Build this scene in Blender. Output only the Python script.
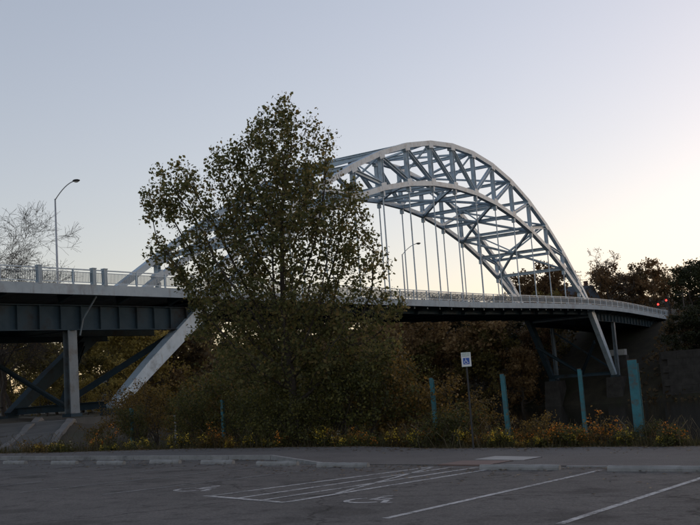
import bpy, math, random
import numpy as np
from mathutils import Vector, Matrix

for o_ in list(bpy.data.objects): bpy.data.objects.remove(o_)
S = bpy.context.scene
COL = S.collection
R = math.radians

# ------------------------------------------------------------------ camera, sky, sun, exposure
EYE = 1.6
PITCH, ROLL = math.atan(0.1312), 0.07
fw = Vector((0, math.cos(PITCH), math.sin(PITCH)))
u0 = Vector((0, -math.sin(PITCH), math.cos(PITCH)))
r0 = Vector((1, 0, 0))
rt = r0*math.cos(ROLL) - u0*math.sin(ROLL)
up = u0*math.cos(ROLL) + r0*math.sin(ROLL)
cam_d = bpy.data.cameras.new('camera')
cam = bpy.data.objects.new('camera', cam_d)
COL.objects.link(cam)
M = Matrix.Identity(4)
for i in range(3):
    M[i][0] = rt[i]; M[i][1] = up[i]; M[i][2] = -fw[i]
M[2][3] = EYE
cam.matrix_world = M
cam_d.sensor_width = 36
cam_d.lens = 36*1000/700
cam_d.clip_end = 6000
S.camera = cam

SUN_AZ, SUN_EL = R(52.8), R(3.87)      # azimuth measured to the right of +Y
W_ = bpy.data.worlds.new('World'); S.world = W_; W_.use_nodes = True
nt = W_.node_tree
for n_ in list(nt.nodes): nt.nodes.remove(n_)
sky = nt.nodes.new('ShaderNodeTexSky'); sky.sky_type = 'NISHITA'; sky.sun_disc = False
sky.sun_elevation = SUN_EL; sky.sun_rotation = SUN_AZ
sky.altitude = 0; sky.air_density = 1.0; sky.dust_density = 1.04; sky.ozone_density = 1.5
hs = nt.nodes.new('ShaderNodeHueSaturation'); hs.inputs['Saturation'].default_value = 0.83
bg = nt.nodes.new('ShaderNodeBackground'); bg.inputs['Strength'].default_value = 0.15
wo = nt.nodes.new('ShaderNodeOutputWorld')
gm = nt.nodes.new('ShaderNodeGamma'); gm.inputs[1].default_value = .71
nt.links.new(sky.outputs[0], gm.inputs[0]); nt.links.new(gm.outputs[0], hs.inputs['Color']); tint = nt.nodes.new('ShaderNodeMix'); tint.data_type = 'RGBA'; tint.blend_type = 'MULTIPLY'; tint.inputs[0].default_value = 1
tint.inputs[7].default_value = (1.115, .992, 1.04, 1)
nt.links.new(hs.outputs[0], tint.inputs[6]); nt.links.new(tint.outputs[2], bg.inputs[0]); nt.links.new(bg.outputs[0], wo.inputs[0])

sd = bpy.data.lights.new('sun', 'SUN'); sd.energy = 0.12; sd.angle = R(3); sd.color = (1, .86, .7)
sun = bpy.data.objects.new('sun', sd); COL.objects.link(sun)
sv = Vector((math.sin(SUN_AZ)*math.cos(SUN_EL), math.cos(SUN_AZ)*math.cos(SUN_EL), math.sin(SUN_EL)))
sun.rotation_euler = sv.to_track_quat('Z', 'Y').to_euler()
sun.location = (60, 90, 60)

S.view_settings.view_transform = 'Standard'; S.view_settings.look = 'None'
S.view_settings.gamma = 1; S.view_settings.use_curve_mapping = False
S.view_settings.exposure = 1.55
S.render.engine = 'CYCLES'
S.render.resolution_x, S.render.resolution_y = 1024, 768

# ------------------------------------------------------------------ helpers
def tag(o, label=None, cat=None, group=None, kind=None):
    if label: o['label'] = label
    if cat: o['category'] = cat
    if group: o['group'] = group
    if kind: o['kind'] = kind
    return o

def empty(name, loc=(0, 0, 0), rz=0):
    o = bpy.data.objects.new(name, None); COL.objects.link(o)
    o.location = loc; o.rotation_euler = (0, 0, rz); o.empty_display_size = .3
    return o

def link(name, me, parent=None, loc=(0, 0, 0), mat=None, rot=(0, 0, 0)):
    o = bpy.data.objects.new(name, me); COL.objects.link(o)
    o.parent = parent; o.location = loc; o.rotation_euler = rot
    if mat is not None:
        if len(me.materials) == 0: me.materials.append(mat)
        elif me.materials[0] is not mat:
            o.material_slots[0].link = 'OBJECT'; o.material_slots[0].material = mat
    return o

def copy_tree(o, parent=None):
    c = o.copy(); COL.objects.link(c); c.parent = parent
    for ch in o.children: copy_tree(ch, c)
    return c

class MB:
    def __init__(s): s.v = []; s.f = []
    def box(s, c, sx, sy, sz, rz=0, taper=1.0):
        ca, sa = math.cos(rz), math.sin(rz); b = len(s.v)
        for k, z in ((1, -sz/2), (taper, sz/2)):
            for x, y in ((-1, -1), (1, -1), (1, 1), (-1, 1)):
                X, Y = x*sx/2*k, y*sy/2*k
                s.v.append((c[0]+X*ca-Y*sa, c[1]+X*sa+Y*ca, c[2]+z))
        s.f += [tuple(b+i for i in q) for q in ((3,2,1,0),(4,5,6,7),(0,1,5,4),(1,2,6,5),(2,3,7,6),(3,0,4,7))]
        return s
    def sweep(s, pts, side, w, h, dirs=None):
        """mitred box section along pts; w along `side`, h in the plane; h may be a list"""
        pts = [Vector(p) for p in pts]; side = Vector(side).normalized(); n = len(pts); b = len(s.v)
        hh = h if isinstance(h, (list, tuple)) else [h]*n
        for i, p in enumerate(pts):
            if i == 0: d = (pts[1]-p).normalized(); k = 1
            elif i == n-1: d = (p-pts[i-1]).normalized(); k = 1
            else:
                a = (p-pts[i-1]).normalized(); c = (pts[i+1]-p).normalized(); d = (a+c).normalized()
                k = 1/max(.5, d.dot(a))
            u = side.cross(d).normalized()
            sd_ = side
            for x, y in ((-1, -1), (1, -1), (1, 1), (-1, 1)):
                s.v.append(tuple(p + sd_*(x*w/2) + u*(y*hh[i]/2*k)))
        for i in range(n-1):
            for j in range(4):
                s.f.append((b+i*4+j, b+i*4+(j+1) % 4, b+(i+1)*4+(j+1) % 4, b+(i+1)*4+j))
        s.f.append((b+3, b+2, b+1, b)); e = b+(n-1)*4; s.f.append((e, e+1, e+2, e+3))
        return s
    def beam(s, p0, p1, w, h, side=None):
        d = (Vector(p1)-Vector(p0)).normalized()
        if side is None:
            side = d.cross(Vector((0, 0, 1)))
            if side.length < .05: side = Vector((1, 0, 0))
        side = Vector(side); side = (side - d*side.dot(d)).normalized()
        return s.sweep([p0, p1], side, w, h)
    def ibeam(s, p0, p1, w, h, side=None, t=.025):
        d = (Vector(p1)-Vector(p0)).normalized()
        if side is None:
            side = d.cross(Vector((0, 0, 1)))
            if side.length < .05: side = Vector((1, 0, 0))
        side = Vector(side); side = (side - d*side.dot(d)).normalized(); u = side.cross(d)
        for k in (-1, 1):
            o = u*(k*(h/2-t/2)); s.sweep([Vector(p0)+o, Vector(p1)+o], side, w, t)
        s.sweep([p0, p1], side, t, h-2*t)
        return s
    def tube(s, pts, rad, n=6, cap=True):
        b = len(s.v); m = len(pts); pts = [Vector(p) for p in pts]
        rad = rad if isinstance(rad, (list, tuple)) else [rad]*m
        for i, p in enumerate(pts):
            d = (pts[min(i+1, m-1)]-pts[max(i-1, 0)]).normalized()
            a = d.cross(Vector((0, 1, 0)) if abs(d.y) < .9 else Vector((1, 0, 0))).normalized(); c = d.cross(a)
            for j in range(n):
                t = 2*math.pi*j/n
                s.v.append(tuple(p+(a*math.cos(t)+c*math.sin(t))*rad[i]))
        for i in range(m-1):
            for j in range(n):
                s.f.append((b+i*n+j, b+i*n+(j+1) % n, b+(i+1)*n+(j+1) % n, b+(i+1)*n+j))
        if cap:
            s.f.append(tuple(b+j for j in reversed(range(n)))); s.f.append(tuple(b+(m-1)*n+j for j in range(n)))
        return s
    def ball(s, c, rx, ry, rz, nu=10, nv=6):
        b = len(s.v)
        for i in range(nv+1):
            a = math.pi*i/nv
            for j in range(nu):
                t = 2*math.pi*j/nu
                s.v.append((c[0]+rx*math.sin(a)*math.cos(t), c[1]+ry*math.sin(a)*math.sin(t), c[2]+rz*math.cos(a)))
        for i in range(nv):
            for j in range(nu):
                s.f.append((b+i*nu+j, b+(i+1)*nu+j, b+(i+1)*nu+(j+1) % nu, b+i*nu+(j+1) % nu))
        return s
    def mesh(s, name, mat=None, smooth=False, org=(0, 0, 0)):
        me = bpy.data.meshes.new(name)
        if any(org): s.v = [(a-org[0], b-org[1], c-org[2]) for a, b, c in s.v]
        me.from_pydata(s.v, [], s.f)
        if mat is not None: me.materials.append(mat)
        if smooth: me.polygons.foreach_set('use_smooth', [True]*len(me.polygons))
        me.update(); return me
    def build(s, name, mat, parent=None, org=(0, 0, 0), smooth=False):
        return link(name, s.mesh(name, mat, smooth, org), parent)

def raw_mesh(name, V, Fq, mat, k=4, smooth=False):
    me = bpy.data.meshes.new(name)
    me.vertices.add(len(V)); me.vertices.foreach_set('co', np.asarray(V, np.float32).ravel())
    n = len(Fq); me.loops.add(n*k); me.loops.foreach_set('vertex_index', np.asarray(Fq, np.int32).ravel())
    me.polygons.add(n); me.polygons.foreach_set('loop_start', np.arange(n, dtype=np.int32)*k)
    me.polygons.foreach_set('loop_total', np.full(n, k, np.int32))
    if smooth: me.polygons.foreach_set('use_smooth', np.ones(n, bool))
    if mat is not None: me.materials.append(mat)
    me.update(calc_edges=True); me.validate(); return me

def leaves_mesh(name, C, size, rng, mat, aspect=.7, flat=.5, var=.35):
    """one folded four-cornered leaf per centre"""
    C = np.asarray(C); n = len(C)
    L = size*(1+var*rng.uniform(-1, 1, n))
    d = rng.normal(size=(n, 3)); d[:, 2] *= .8; d[:, 2] -= .15
    d /= np.linalg.norm(d, axis=1)[:, None]
    nn = rng.normal(size=(n, 3)); nn[:, 2] += flat
    w = np.cross(d, nn); w /= np.linalg.norm(w, axis=1)[:, None]+1e-9
    nrm = np.cross(w, d)
    a = C - d*(L/2)[:, None]; b = C + d*(L/2)[:, None]
    m = C - d*(L*.06)[:, None] + nrm*(L*.12*rng.uniform(-1, 1, n))[:, None]
    l = m + w*(L*aspect/2)[:, None]; r = m - w*(L*aspect/2)[:, None]
    V = np.stack([a, l, b, r], 1).reshape(-1, 3)
    F = np.arange(4*n).reshape(n, 4)
    return raw_mesh(name, V, F, mat)

def tubes_mesh(name, segs, mat, n=5):
    """segs: array rows p0(3) p1(3) r0 r1"""
    A = np.asarray(segs, float); m = len(A)
    p0, p1, ra, rb = A[:, :3], A[:, 3:6], A[:, 6], A[:, 7]
    d = p1-p0; d /= np.linalg.norm(d, axis=1)[:, None]+1e-9
    ref = np.where(np.abs(d[:, 1:2]) < .9, np.array([[0, 1., 0]]), np.array([[1., 0, 0]]))
    a = np.cross(d, ref); a /= np.linalg.norm(a, axis=1)[:, None]; c = np.cross(d, a)
    t = 2*np.pi*np.arange(n)/n
    ring = a[:, None]*np.cos(t)[None, :, None] + c[:, None]*np.sin(t)[None, :, None]
    V = np.concatenate([p0[:, None]+ring*ra[:, None, None], p1[:, None]+ring*rb[:, None, None]], 1).reshape(-1, 3)
    base = (np.arange(m)*2*n)[:, None]; j = np.arange(n)[None]
    F = np.stack([base+j, base+(j+1) % n, base+n+(j+1) % n, base+n+j], 2).reshape(-1, 4)
    return raw_mesh(name, V, F, mat, smooth=True)

ORD = ('first second third fourth fifth sixth seventh eighth ninth tenth eleventh twelfth thirteenth fourteenth fifteenth sixteenth '
       'seventeenth eighteenth nineteenth twentieth').split()
def ordinal(i, n):
    if n == 1: return 'only'
    if i == 0: return 'leftmost'
    if i == n-1: return 'rightmost'
    if i < 20: return ORD[i]+' from the left'
    if n-1-i < 20: return ORD[n-1-i]+' from the right'
    return 'twenty-'+ORD[i-20]+' from the left'

def label_row(objs, fmt):
    """give every member of a row its place, counted from the left of the view"""
    objs = sorted(objs, key=lambda o: o.location.x/max(1, o.location.y))
    for i, o in enumerate(objs): o['label'] = fmt.format(ordinal(i, len(objs)))

# ------------------------------------------------------------------ materials
def mat_new(name):
    m = bpy.data.materials.new(name); m.use_nodes = True
    t = m.node_tree; b = t.nodes['Principled BSDF']
    return m, t, b
def tex_noise(t, scale, detail=4, rough=.6, coord='Object', stretch=None):
    tc = t.nodes.new('ShaderNodeTexCoord'); n = t.nodes.new('ShaderNodeTexNoise')
    n.inputs['Scale'].default_value = scale; n.inputs['Detail'].default_value = detail; n.inputs['Roughness'].default_value = rough
    src = tc.outputs[coord]
    if stretch:
        mp = t.nodes.new('ShaderNodeMapping'); mp.inputs['Scale'].default_value = stretch
        t.links.new(src, mp.inputs[0]); src = mp.outputs[0]
    t.links.new(src, n.inputs['Vector']); return n
def ramp(t, src, stops):
    r = t.nodes.new('ShaderNodeValToRGB'); e = r.color_ramp.elements
    while len(e) < len(stops): e.new(.5)
    for k, (p, c) in enumerate(stops):
        e[k].position = p; e[k].color = (*c, 1) if len(c) == 3 else c
    t.links.new(src, r.inputs[0]); return r
def mixc(t, f, a, b, mode='MIX'):
    m = t.nodes.new('ShaderNodeMix'); m.data_type = 'RGBA'; m.blend_type = mode
    for k, v in ((0, f), (6, a), (7, b)):
        if hasattr(v, 'is_linked') or hasattr(v, 'links'): t.links.new(v, m.inputs[k])
        elif k == 0: m.inputs[0].default_value = v
        else: m.inputs[k].default_value = (*v, 1)
    return m.outputs[2]
def bump(t, b, src, strength=.3, dist=.02):
    n = t.nodes.new('ShaderNodeBump'); n.inputs['Strength'].default_value = strength; n.inputs['Distance'].default_value = dist
    t.links.new(src, n.inputs['Height']); t.links.new(n.outputs[0], b.inputs['Normal'])

def mat_mottled(name, c0, c1, scale, rough=.8, bumps=.2, bdist=.02, fine=0, spec=.3, metallic=0, stain=None, stain_scale=.6, stretch=None, streak=None):
    m, t, b = mat_new(name)
    n = tex_noise(t, scale, 6, .65, stretch=stretch)
    col = ramp(t, n.outputs['Fac'], [(.3, c0), (.7, c1)]).outputs[0]
    if stain:
        n2 = tex_noise(t, stain_scale, 5, .7, stretch=stretch)
        f = ramp(t, n2.outputs['Fac'], [(.52, (0, 0, 0)), (.68, (1, 1, 1))]).outputs[0]
        col = mixc(t, f, col, stain)
    if fine:
        n3 = tex_noise(t, fine, 2, .5)
        f3 = ramp(t, n3.outputs['Fac'], [(.3, (.55, .55, .55)), (.7, (1.35, 1.35, 1.35))]).outputs[0]
        col = mixc(t, 1.0, col, f3, 'MULTIPLY')
        bump(t, b, n3.outputs['Fac'], bumps, bdist)
    elif bumps: bump(t, b, n.outputs['Fac'], bumps, bdist)
    if streak:
        n4 = tex_noise(t, 1.0, 6, .75, stretch=(2.2, 2.2, .35))
        f4 = ramp(t, n4.outputs['Fac'], [(.56, (0, 0, 0)), (.74, (.75, .75, .75))]).outputs[0]
        col = mixc(t, f4, col, streak)
    t.links.new(col, b.inputs['Base Color'])
    b.inputs['Roughness'].default_value = rough; b.inputs['Metallic'].default_value = metallic
    b.inputs['Specular IOR Level'].default_value = spec
    return m

def mat_leaf(name, cols, trans=.35):
    m, t, b = mat_new(name)
    g = t.nodes.new('ShaderNodeNewGeometry')
    k = len(cols)
    rp = ramp(t, g.outputs['Random Per Island'], [(i/(k-1) if k > 1 else 0, c) for i, c in enumerate(cols)])
    oi = t.nodes.new('ShaderNodeObjectInfo')
    f = ramp(t, oi.outputs['Random'], [(0, (.75, .75, .75)), (1, (1.25, 1.2, 1.15))]).outputs[0]
    col = mixc(t, 1.0, rp.outputs[0], f, 'MULTIPLY')
    t.links.new(col, b.inputs['Base Color']); b.inputs['Roughness'].default_value = .6
    b.inputs['Specular IOR Level'].default_value = .25
    tr = t.nodes.new('ShaderNodeBsdfTranslucent'); t.links.new(col, tr.inputs[0])
    mx = t.nodes.new('ShaderNodeMixShader'); mx.inputs[0].default_value = trans
    t.links.new(b.outputs[0], mx.inputs[1]); t.links.new(tr.outputs[0], mx.inputs[2])
    t.links.new(mx.outputs[0], t.nodes['Material Output'].inputs[0])
    return m

def mat_plain(name, c, rough=.6, emit=None, es=1):
    m, t, b = mat_new(name)
    b.inputs['Base Color'].default_value = (*c, 1); b.inputs['Roughness'].default_value = rough
    if emit: b.inputs['Emission Color'].default_value = (*emit, 1); b.inputs['Emission Strength'].default_value = es
    return m

MT = {}
MT['steel'] = mat_mottled('painted_steel', (.35, .45, .53), (.45, .55, .63), .9, .55, .08, .01, stain=(.26, .31, .35), stain_scale=.7, spec=.4, streak=(.22, .17, .13))
MT['column'] = mat_mottled('shaded_weathered_steel', (.12, .155, .18), (.18, .215, .24), .7, .6, .08, .01, stain=(.10, .09, .08), stain_scale=.6, streak=(.09, .07, .055))  # under-deck shade put into the base colour; stains and streaks are weathering
MT['girder'] = mat_mottled('shaded_girder_steel', (.026, .045, .06), (.045, .07, .09), .7, .85, .08, .01, spec=.12, stain=(.03, .03, .03), stain_scale=.35)  # bridge steel darkened to carry the shade below the deck overhang
MT['concrete'] = mat_mottled('weathered_concrete', (.27, .27, .26), (.4, .4, .39), 1.3, .9, .2, .01, stain=(.17, .165, .16), stain_scale=.4)
MT['fascia'] = mat_mottled('deck_fascia_concrete', (.27, .335, .39), (.37, .435, .48), .5, .85, .1, .01, stain=(.24, .26, .28), stain_scale=.4, streak=(.16, .155, .15))
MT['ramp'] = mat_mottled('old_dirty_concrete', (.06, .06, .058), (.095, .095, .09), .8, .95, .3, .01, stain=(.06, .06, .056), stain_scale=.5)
MT['kerbdark'] = mat_mottled('dirty_kerb_concrete', (.1, .1, .098), (.15, .15, .145), 2.2, .95, .3, .01)
MT['kerb'] = mat_mottled('kerb_concrete', (.2, .2, .195), (.33, .325, .315), 3, .95, .3, .01, stain=(.13, .13, .125), stain_scale=1.5)
MT['road'] = mat_mottled('road_asphalt', (.045, .045, .047), (.06, .06, .062), 1.0, .9, .3, .006)
MT['galv'] = mat_mottled('galvanised_metal', (.35, .36, .37), (.46, .47, .48), 3, .45, .05, .004, metallic=.4)
MT['bark'] = mat_mottled('bark', (.035, .028, .022), (.075, .062, .052), 6, .95, .6, .03)
MT['barkgrey'] = mat_mottled('grey_bark', (.06, .05, .045), (.11, .095, .085), 6, .95, .6, .03)
MT['teal'] = mat_mottled('teal_paint', (.03, .12, .145), (.05, .19, .22), 4, .7, .25, .01, stain=(.10, .075, .055), stain_scale=2.4)
MT['rust'] = mat_plain('rusty_steel', (.09, .05, .03), .9)
MT['dark'] = mat_plain('dark_metal', (.03, .03, .032), .6)
MT['stone'] = mat_mottled('dark_stone_wall', (.028, .026, .023), (.06, .055, .05), .8, .95, .4, .05)
MT['soil'] = mat_mottled('leaf_litter_soil', (.02, .017, .012), (.042, .036, .022), .5, 1, .5, .05, stain=(.026, .03, .013), stain_scale=.12)
MT['roof'] = mat_mottled('slate_roof', (.07, .085, .105), (.11, .125, .145), 1.5, .8, .2, .02)
MT['siding'] = mat_mottled('house_siding', (.3, .3, .3), (.36, .36, .35), 2, .8, .1, .01)
MT['brickred'] = mat_mottled('chimney_brick', (.16, .08, .06), (.24, .12, .09), 4, .9, .2, .01)
MT['signwhite'] = mat_plain('sign_white', (.72, .73, .74), .5)
MT['signblue'] = mat_plain('sign_blue', (.02, .09, .4), .5)
MT['signgreen'] = mat_plain('sign_green', (.05, .22, .12), .5)
MT['glass'] = mat_plain('lamp_glass', (.5, .5, .48), .2)
MT['winglass'] = mat_plain('window_glass', (.03, .035, .04), .1)
MT['red'] = mat_plain('lit_red_lens', (.5, .02, .02), .4, (1, .02, .015), 3.2)
MT['lens'] = mat_plain('unlit_lens', (.03, .03, .02), .3)
MT['grassm'] = mat_leaf('weeds', [(.04, .045, .015), (.07, .06, .025), (.11, .09, .045)], .3)
MT['fgleaf'] = mat_leaf('olive_leaf', [(.055, .062, .026), (.10, .11, .042), (.165, .165, .062), (.22, .165, .07)], .5)
MT['olive'] = mat_leaf('far_olive_leaf', [(.07, .065, .022), (.14, .115, .035), (.2, .155, .045)], .48)
MT['rustleaf'] = mat_leaf('far_rust_leaf', [(.095, .058, .028), (.175, .105, .05), (.24, .15, .07)], .48)
MT['tan'] = mat_leaf('far_tan_leaf', [(.16, .10, .05), (.29, .19, .085), (.38, .26, .12)], .5)
MT['brown'] = mat_leaf('far_brown_leaf', [(.085, .058, .03), (.155, .107, .053), (.22, .155, .07)], .48)
MT['darkgreen'] = mat_leaf('far_dark_leaf', [(.017, .022, .01), (.03, .036, .015), (.042, .045, .018)], .3)
MT['yellow'] = mat_leaf('far_yellow_leaf', [(.19, .15, .04), (.33, .255, .07), (.42, .33, .1)], .55)
MT['shrub'] = mat_leaf('shrub_leaf', [(.045, .053, .018), (.085, .09, .027), (.16, .145, .04)], .4)
MT['shrubwarm'] = mat_leaf('shrub_leaf_warm', [(.065, .052, .018), (.145, .10, .028), (.25, .155, .04)], .4)
MT['fl_yellow'] = mat_leaf('yellow_blossom', [(.6, .42, .04), (.78, .6, .09)], .3)
MT['fl_orange'] = mat_leaf('orange_blossom', [(.6, .2, .03), (.75, .32, .05)], .3)
MT['fl_pale'] = mat_leaf('pale_seed_head', [(.25, .22, .16), (.4, .36, .28)], .3)

# asphalt of the lot: aggregate speckle, worn patches and hairline cracks
m, t, b = mat_new('lot_asphalt')
n1 = tex_noise(t, .35, 5, .6); n2 = tex_noise(t, 22, 5, .8); n3 = tex_noise(t, 2.3, 5, .7)
c = ramp(t, n1.outputs['Fac'], [(.3, (.088, .083, .08)), (.7, (.118, .111, .106))]).outputs[0]
c = mixc(t, 1, c, ramp(t, n2.outputs['Fac'], [(.32, (.5, .5, .5)), (.7, (1.55, 1.53, 1.5))]).outputs[0], 'MULTIPLY')
c = mixc(t, 1, c, ramp(t, n3.outputs['Fac'], [(.3, (.5, .5, .5)), (.45, (1, 1, 1)), (.78, (1.25, 1.23, 1.2))]).outputs[0], 'MULTIPLY')
n5 = tex_noise(t, .55, 3, .5)
c = mixc(t, 1, c, ramp(t, n5.outputs['Fac'], [(.36, (.68, .68, .68)), (.43, (1, 1, 1))]).outputs[0], 'MULTIPLY')
vo = t.nodes.new('ShaderNodeTexVoronoi'); vo.feature = 'DISTANCE_TO_EDGE'; vo.inputs['Scale'].default_value = .16
tc = t.nodes.new('ShaderNodeTexCoord'); wn = tex_noise(t, .9, 4, .6)
ad = t.nodes.new('ShaderNodeVectorMath'); ad.operation = 'MULTIPLY_ADD'; ad.inputs[1].default_value = (1.6, 1.6, 1.6)
t.links.new(wn.outputs['Color'], ad.inputs[0]); t.links.new(tc.outputs['Object'], ad.inputs[2]); t.links.new(ad.outputs[0], vo.inputs['Vector'])
cr = ramp(t, vo.outputs['Distance'], [(.0025, (.35, .35, .35)), (.006, (1, 1, 1))]).outputs[0]
c = mixc(t, 1, c, cr, 'MULTIPLY')
t.links.new(c, b.inputs['Base Color']); b.inputs['Roughness'].default_value = .92; b.inputs['Specular IOR Level'].default_value = .2
bump(t, b, n2.outputs['Fac'], .5, .008); MT['lot'] = m

MT['walk'] = mat_mottled('walk_asphalt', (.11, .102, .097), (.15, .14, .132), .6, .95, .4, .006, fine=50, spec=.15)

# worn white line paint: the asphalt shows through where it has rubbed off
m, t, b = mat_new('worn_line_paint')
n1 = tex_noise(t, 9, 5, .75); n2 = tex_noise(t, .8, 3, .6)
s_ = t.nodes.new('ShaderNodeMath'); s_.operation = 'MULTIPLY_ADD'; s_.inputs[1].default_value = .55
t.links.new(n2.outputs['Fac'], s_.inputs[0]); t.links.new(n1.outputs['Fac'], s_.inputs[2])
c = ramp(t, s_.outputs[0], [(.70, (.47, .46, .45)), (.90, (.12, .12, .115))]).outputs[0]
t.links.new(c, b.inputs['Base Color']); b.inputs['Roughness'].default_value = .9; MT['paint'] = m
m2 = m.copy(); m2.name = 'faded_line_paint'
for nd in m2.node_tree.nodes:
    if nd.type == 'VALTORGB': nd.color_ramp.elements[0].color = (.28, .28, .275, 1); nd.color_ramp.elements[0].position = .6; nd.color_ramp.elements[1].position = .84
MT['paintfade'] = m2
MT['tactile'] = mat_mottled('red_tactile_paving', (.15, .105, .092), (.19, .132, .115), 3, .9, .2, .005)
MT['padwhite'] = mat_mottled('pale_ramp_concrete', (.27, .26, .25), (.36, .35, .335), 1.5, .9, .2, .005)

# river water
m, t, b = mat_new('river_water')
b.inputs['Base Color'].default_value = (.008, .010, .010, 1); b.inputs['Roughness'].default_value = .06; b.inputs['IOR'].default_value = 1.33
n = tex_noise(t, 1.2, 4, .6, stretch=(1, 1.6, 1)); bump(t, b, n.outputs['Fac'], .12, .05); MT['water'] = m

# ------------------------------------------------------------------ the lie of the land
AX = R(58.2)
D = np.array([math.cos(AX), math.sin(AX)])          # across the river, along the bridge
E_ = np.array([math.sin(AX), -math.cos(AX)])        # along the bank, towards the right
WATER = -3.4
def xy(p, r): return (D[0]*p+E_[0]*r, D[1]*p+E_[1]*r)
def lotz(x, y): return -.033*np.clip(x, -70, 45) - .009*np.clip(y, -40, 130)
def sst(a, b, x):
    t = np.clip((x-a)/(b-a), 0, 1); return t*t*(3-2*t)
NB_R = [-900, -400, -200, -120, -92, -80, -60, -45, -25, 0, 100, 400, 900]
NB_P = [600, 250, 165, 125, 105, 80, 58, 52, 41, 39, 39, 60, 200]
FB_P = [700, 330, 238, 205, 190, 182, 178, 177, 176, 176, 178, 230, 420]
def terrain(x, y):
    x = np.asarray(x, float); y = np.asarray(y, float)
    p = x*D[0]+y*D[1]; r = x*E_[0]+y*E_[1]
    nb = np.interp(r, NB_R, NB_P); fb = np.interp(r, NB_R, FB_P)
    zn = lotz(x, y)-.08
    zn = zn + 1.35*sst(30, 50, p)*sst(26, 46, -r)                       # rises to the bridge foot
    zn = zn + 9.0*sst(22, -6, p)*sst(38, 60, -r)                        # embankment of the bridge approach
    zn = zn + .12*np.sin(x*.9+y*.37)*np.sin(y*.8-x*.3)*sst(30.5, 34, p)
    zn = zn - (zn+4.6)*sst(9, 0, nb-p)
    s = p-fb
    zf = -4.6 + 8.0*sst(0, 12, s) + 9.3*sst(10, 38, s) + 12*sst(50, 160, s) + 8*sst(90, 420, s) + 25*sst(400, 1500, s)
    zf = zf + 7*sst(80, 130, -r)*sst(15, 60, s)
    zf = zf + .5*np.sin(x*.21+1)*np.sin(y*.17)*sst(3, 15, s)
    mid = (nb+fb)/2
    return np.where(p < mid, zn, zf)
def gz(x, y): return float(terrain(x, y))

def axis_samples(): 
    a = list(np.arange(-60, 260, 2.5)); k = 2.5; v = a[-1]
    while v < 2500: k *= 1.12; v += k; a.append(v)
    k = 2.5; v = a[0]; pre = []
    while v > -2500: k *= 1.15; v -= k; pre.append(v)
    return np.array(pre[::-1]+a)
PS = axis_samples()
k = 2.5; RS = list(np.arange(-200, 60, 2.5)); v = RS[-1]
while v < 2500: k *= 1.12; v += k; RS.append(v)
k = 2.5; v = -200; pre = []
while v > -2500: k *= 1.12; v -= k; pre.append(v)
RS = np.array(pre[::-1]+RS)
PP, RR = np.meshgrid(PS, RS, indexing='ij')
X = D[0]*PP+E_[0]*RR; Y = D[1]*PP+E_[1]*RR; Z = terrain(X, Y)
nP, nR = PP.shape
idx = np.arange(nP*nR).reshape(nP, nR)
F = np.stack([idx[:-1, :-1], idx[1:, :-1], idx[1:, 1:], idx[:-1, 1:]], -1).reshape(-1, 4)[:, ::-1]
g = link('ground', raw_mesh('ground', np.stack([X, Y, Z], -1).reshape(-1, 3), F, MT['soil'], smooth=True)); tag(g, kind='structure')

wv = []; wf = []
rs = np.interp(np.linspace(0, 1, 60), np.linspace(0, 1, len(NB_R)), NB_R)
for r_ in sorted(set(list(rs)+NB_R)):
    for p_ in (np.interp(r_, NB_R, NB_P)-6, np.interp(r_, NB_R, FB_P)+6): wv.append((*xy(p_, r_), WATER))
for i in range(len(wv)//2-1): wf.append((2*i, 2*i+1, 2*i+3, 2*i+2))
me = bpy.data.meshes.new('river'); me.from_pydata(wv, [], wf); me.materials.append(MT['water'])
tag(link('river', me), kind='structure')

# ------------------------------------------------------------------ car park
def L(p, r, dz=0):
    x, y = xy(p, r); return (x, y, float(lotz(x, y))+dz)
def strip(name, rows, mat, parent=None, thick=.0):
    """rows: (r, p0, p1, height) -> a paved sheet with a front face"""
    v = []; f = []
    for r_, pa, pb, h in rows:
        v += [L(pa, r_, -.05), L(pa, r_, h), L(pb, r_, h), L(pb, r_, -.12)]
    for i in range(len(rows)-1):
        for j in range(3): f.append((4*i+j, 4*i+j+1, 4*i+4+j+1, 4*i+4+j))
    me = bpy.data.meshes.new(name); me.from_pydata(v, [], f); me.materials.append(mat)
    return link(name, me, parent)
rows = [(r_, -45, 24.4 if r_ < -16 else 22.6, .0) for r_ in np.arange(-70, 46, 2.0)]
lot = strip('parking_lot', rows, MT['lot']); tag(lot, kind='structure')
def wk(r_):
    p0 = np.interp(r_, [-60, -18.4, -15, -8, 45], [24.4, 24.4, 22.3, 21.75, 21.4])
    p1 = np.interp(r_, [-60, -36, -31, -26, -20, -10, 45], [26.2, 26.2, 26.8, 28.7, 29.3, 29.6, 29.9])
    h = np.interp(r_, [-60, -18.4, -15, 45], [.12, .12, .022, .022])
    w = .12*math.sin(r_*1.7)+.07*math.sin(r_*4.1+1)
    return (r_, p0+.16, p1+w, h)
walk = strip('walkway', [wk(r_) for r_ in np.concatenate([np.arange(-60, -18.5, .6), [-18.4], np.arange(-18, -14.9, .5), np.arange(-14.5, 45, .6)])], MT['walk'])
tag(walk, kind='structure')
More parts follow.
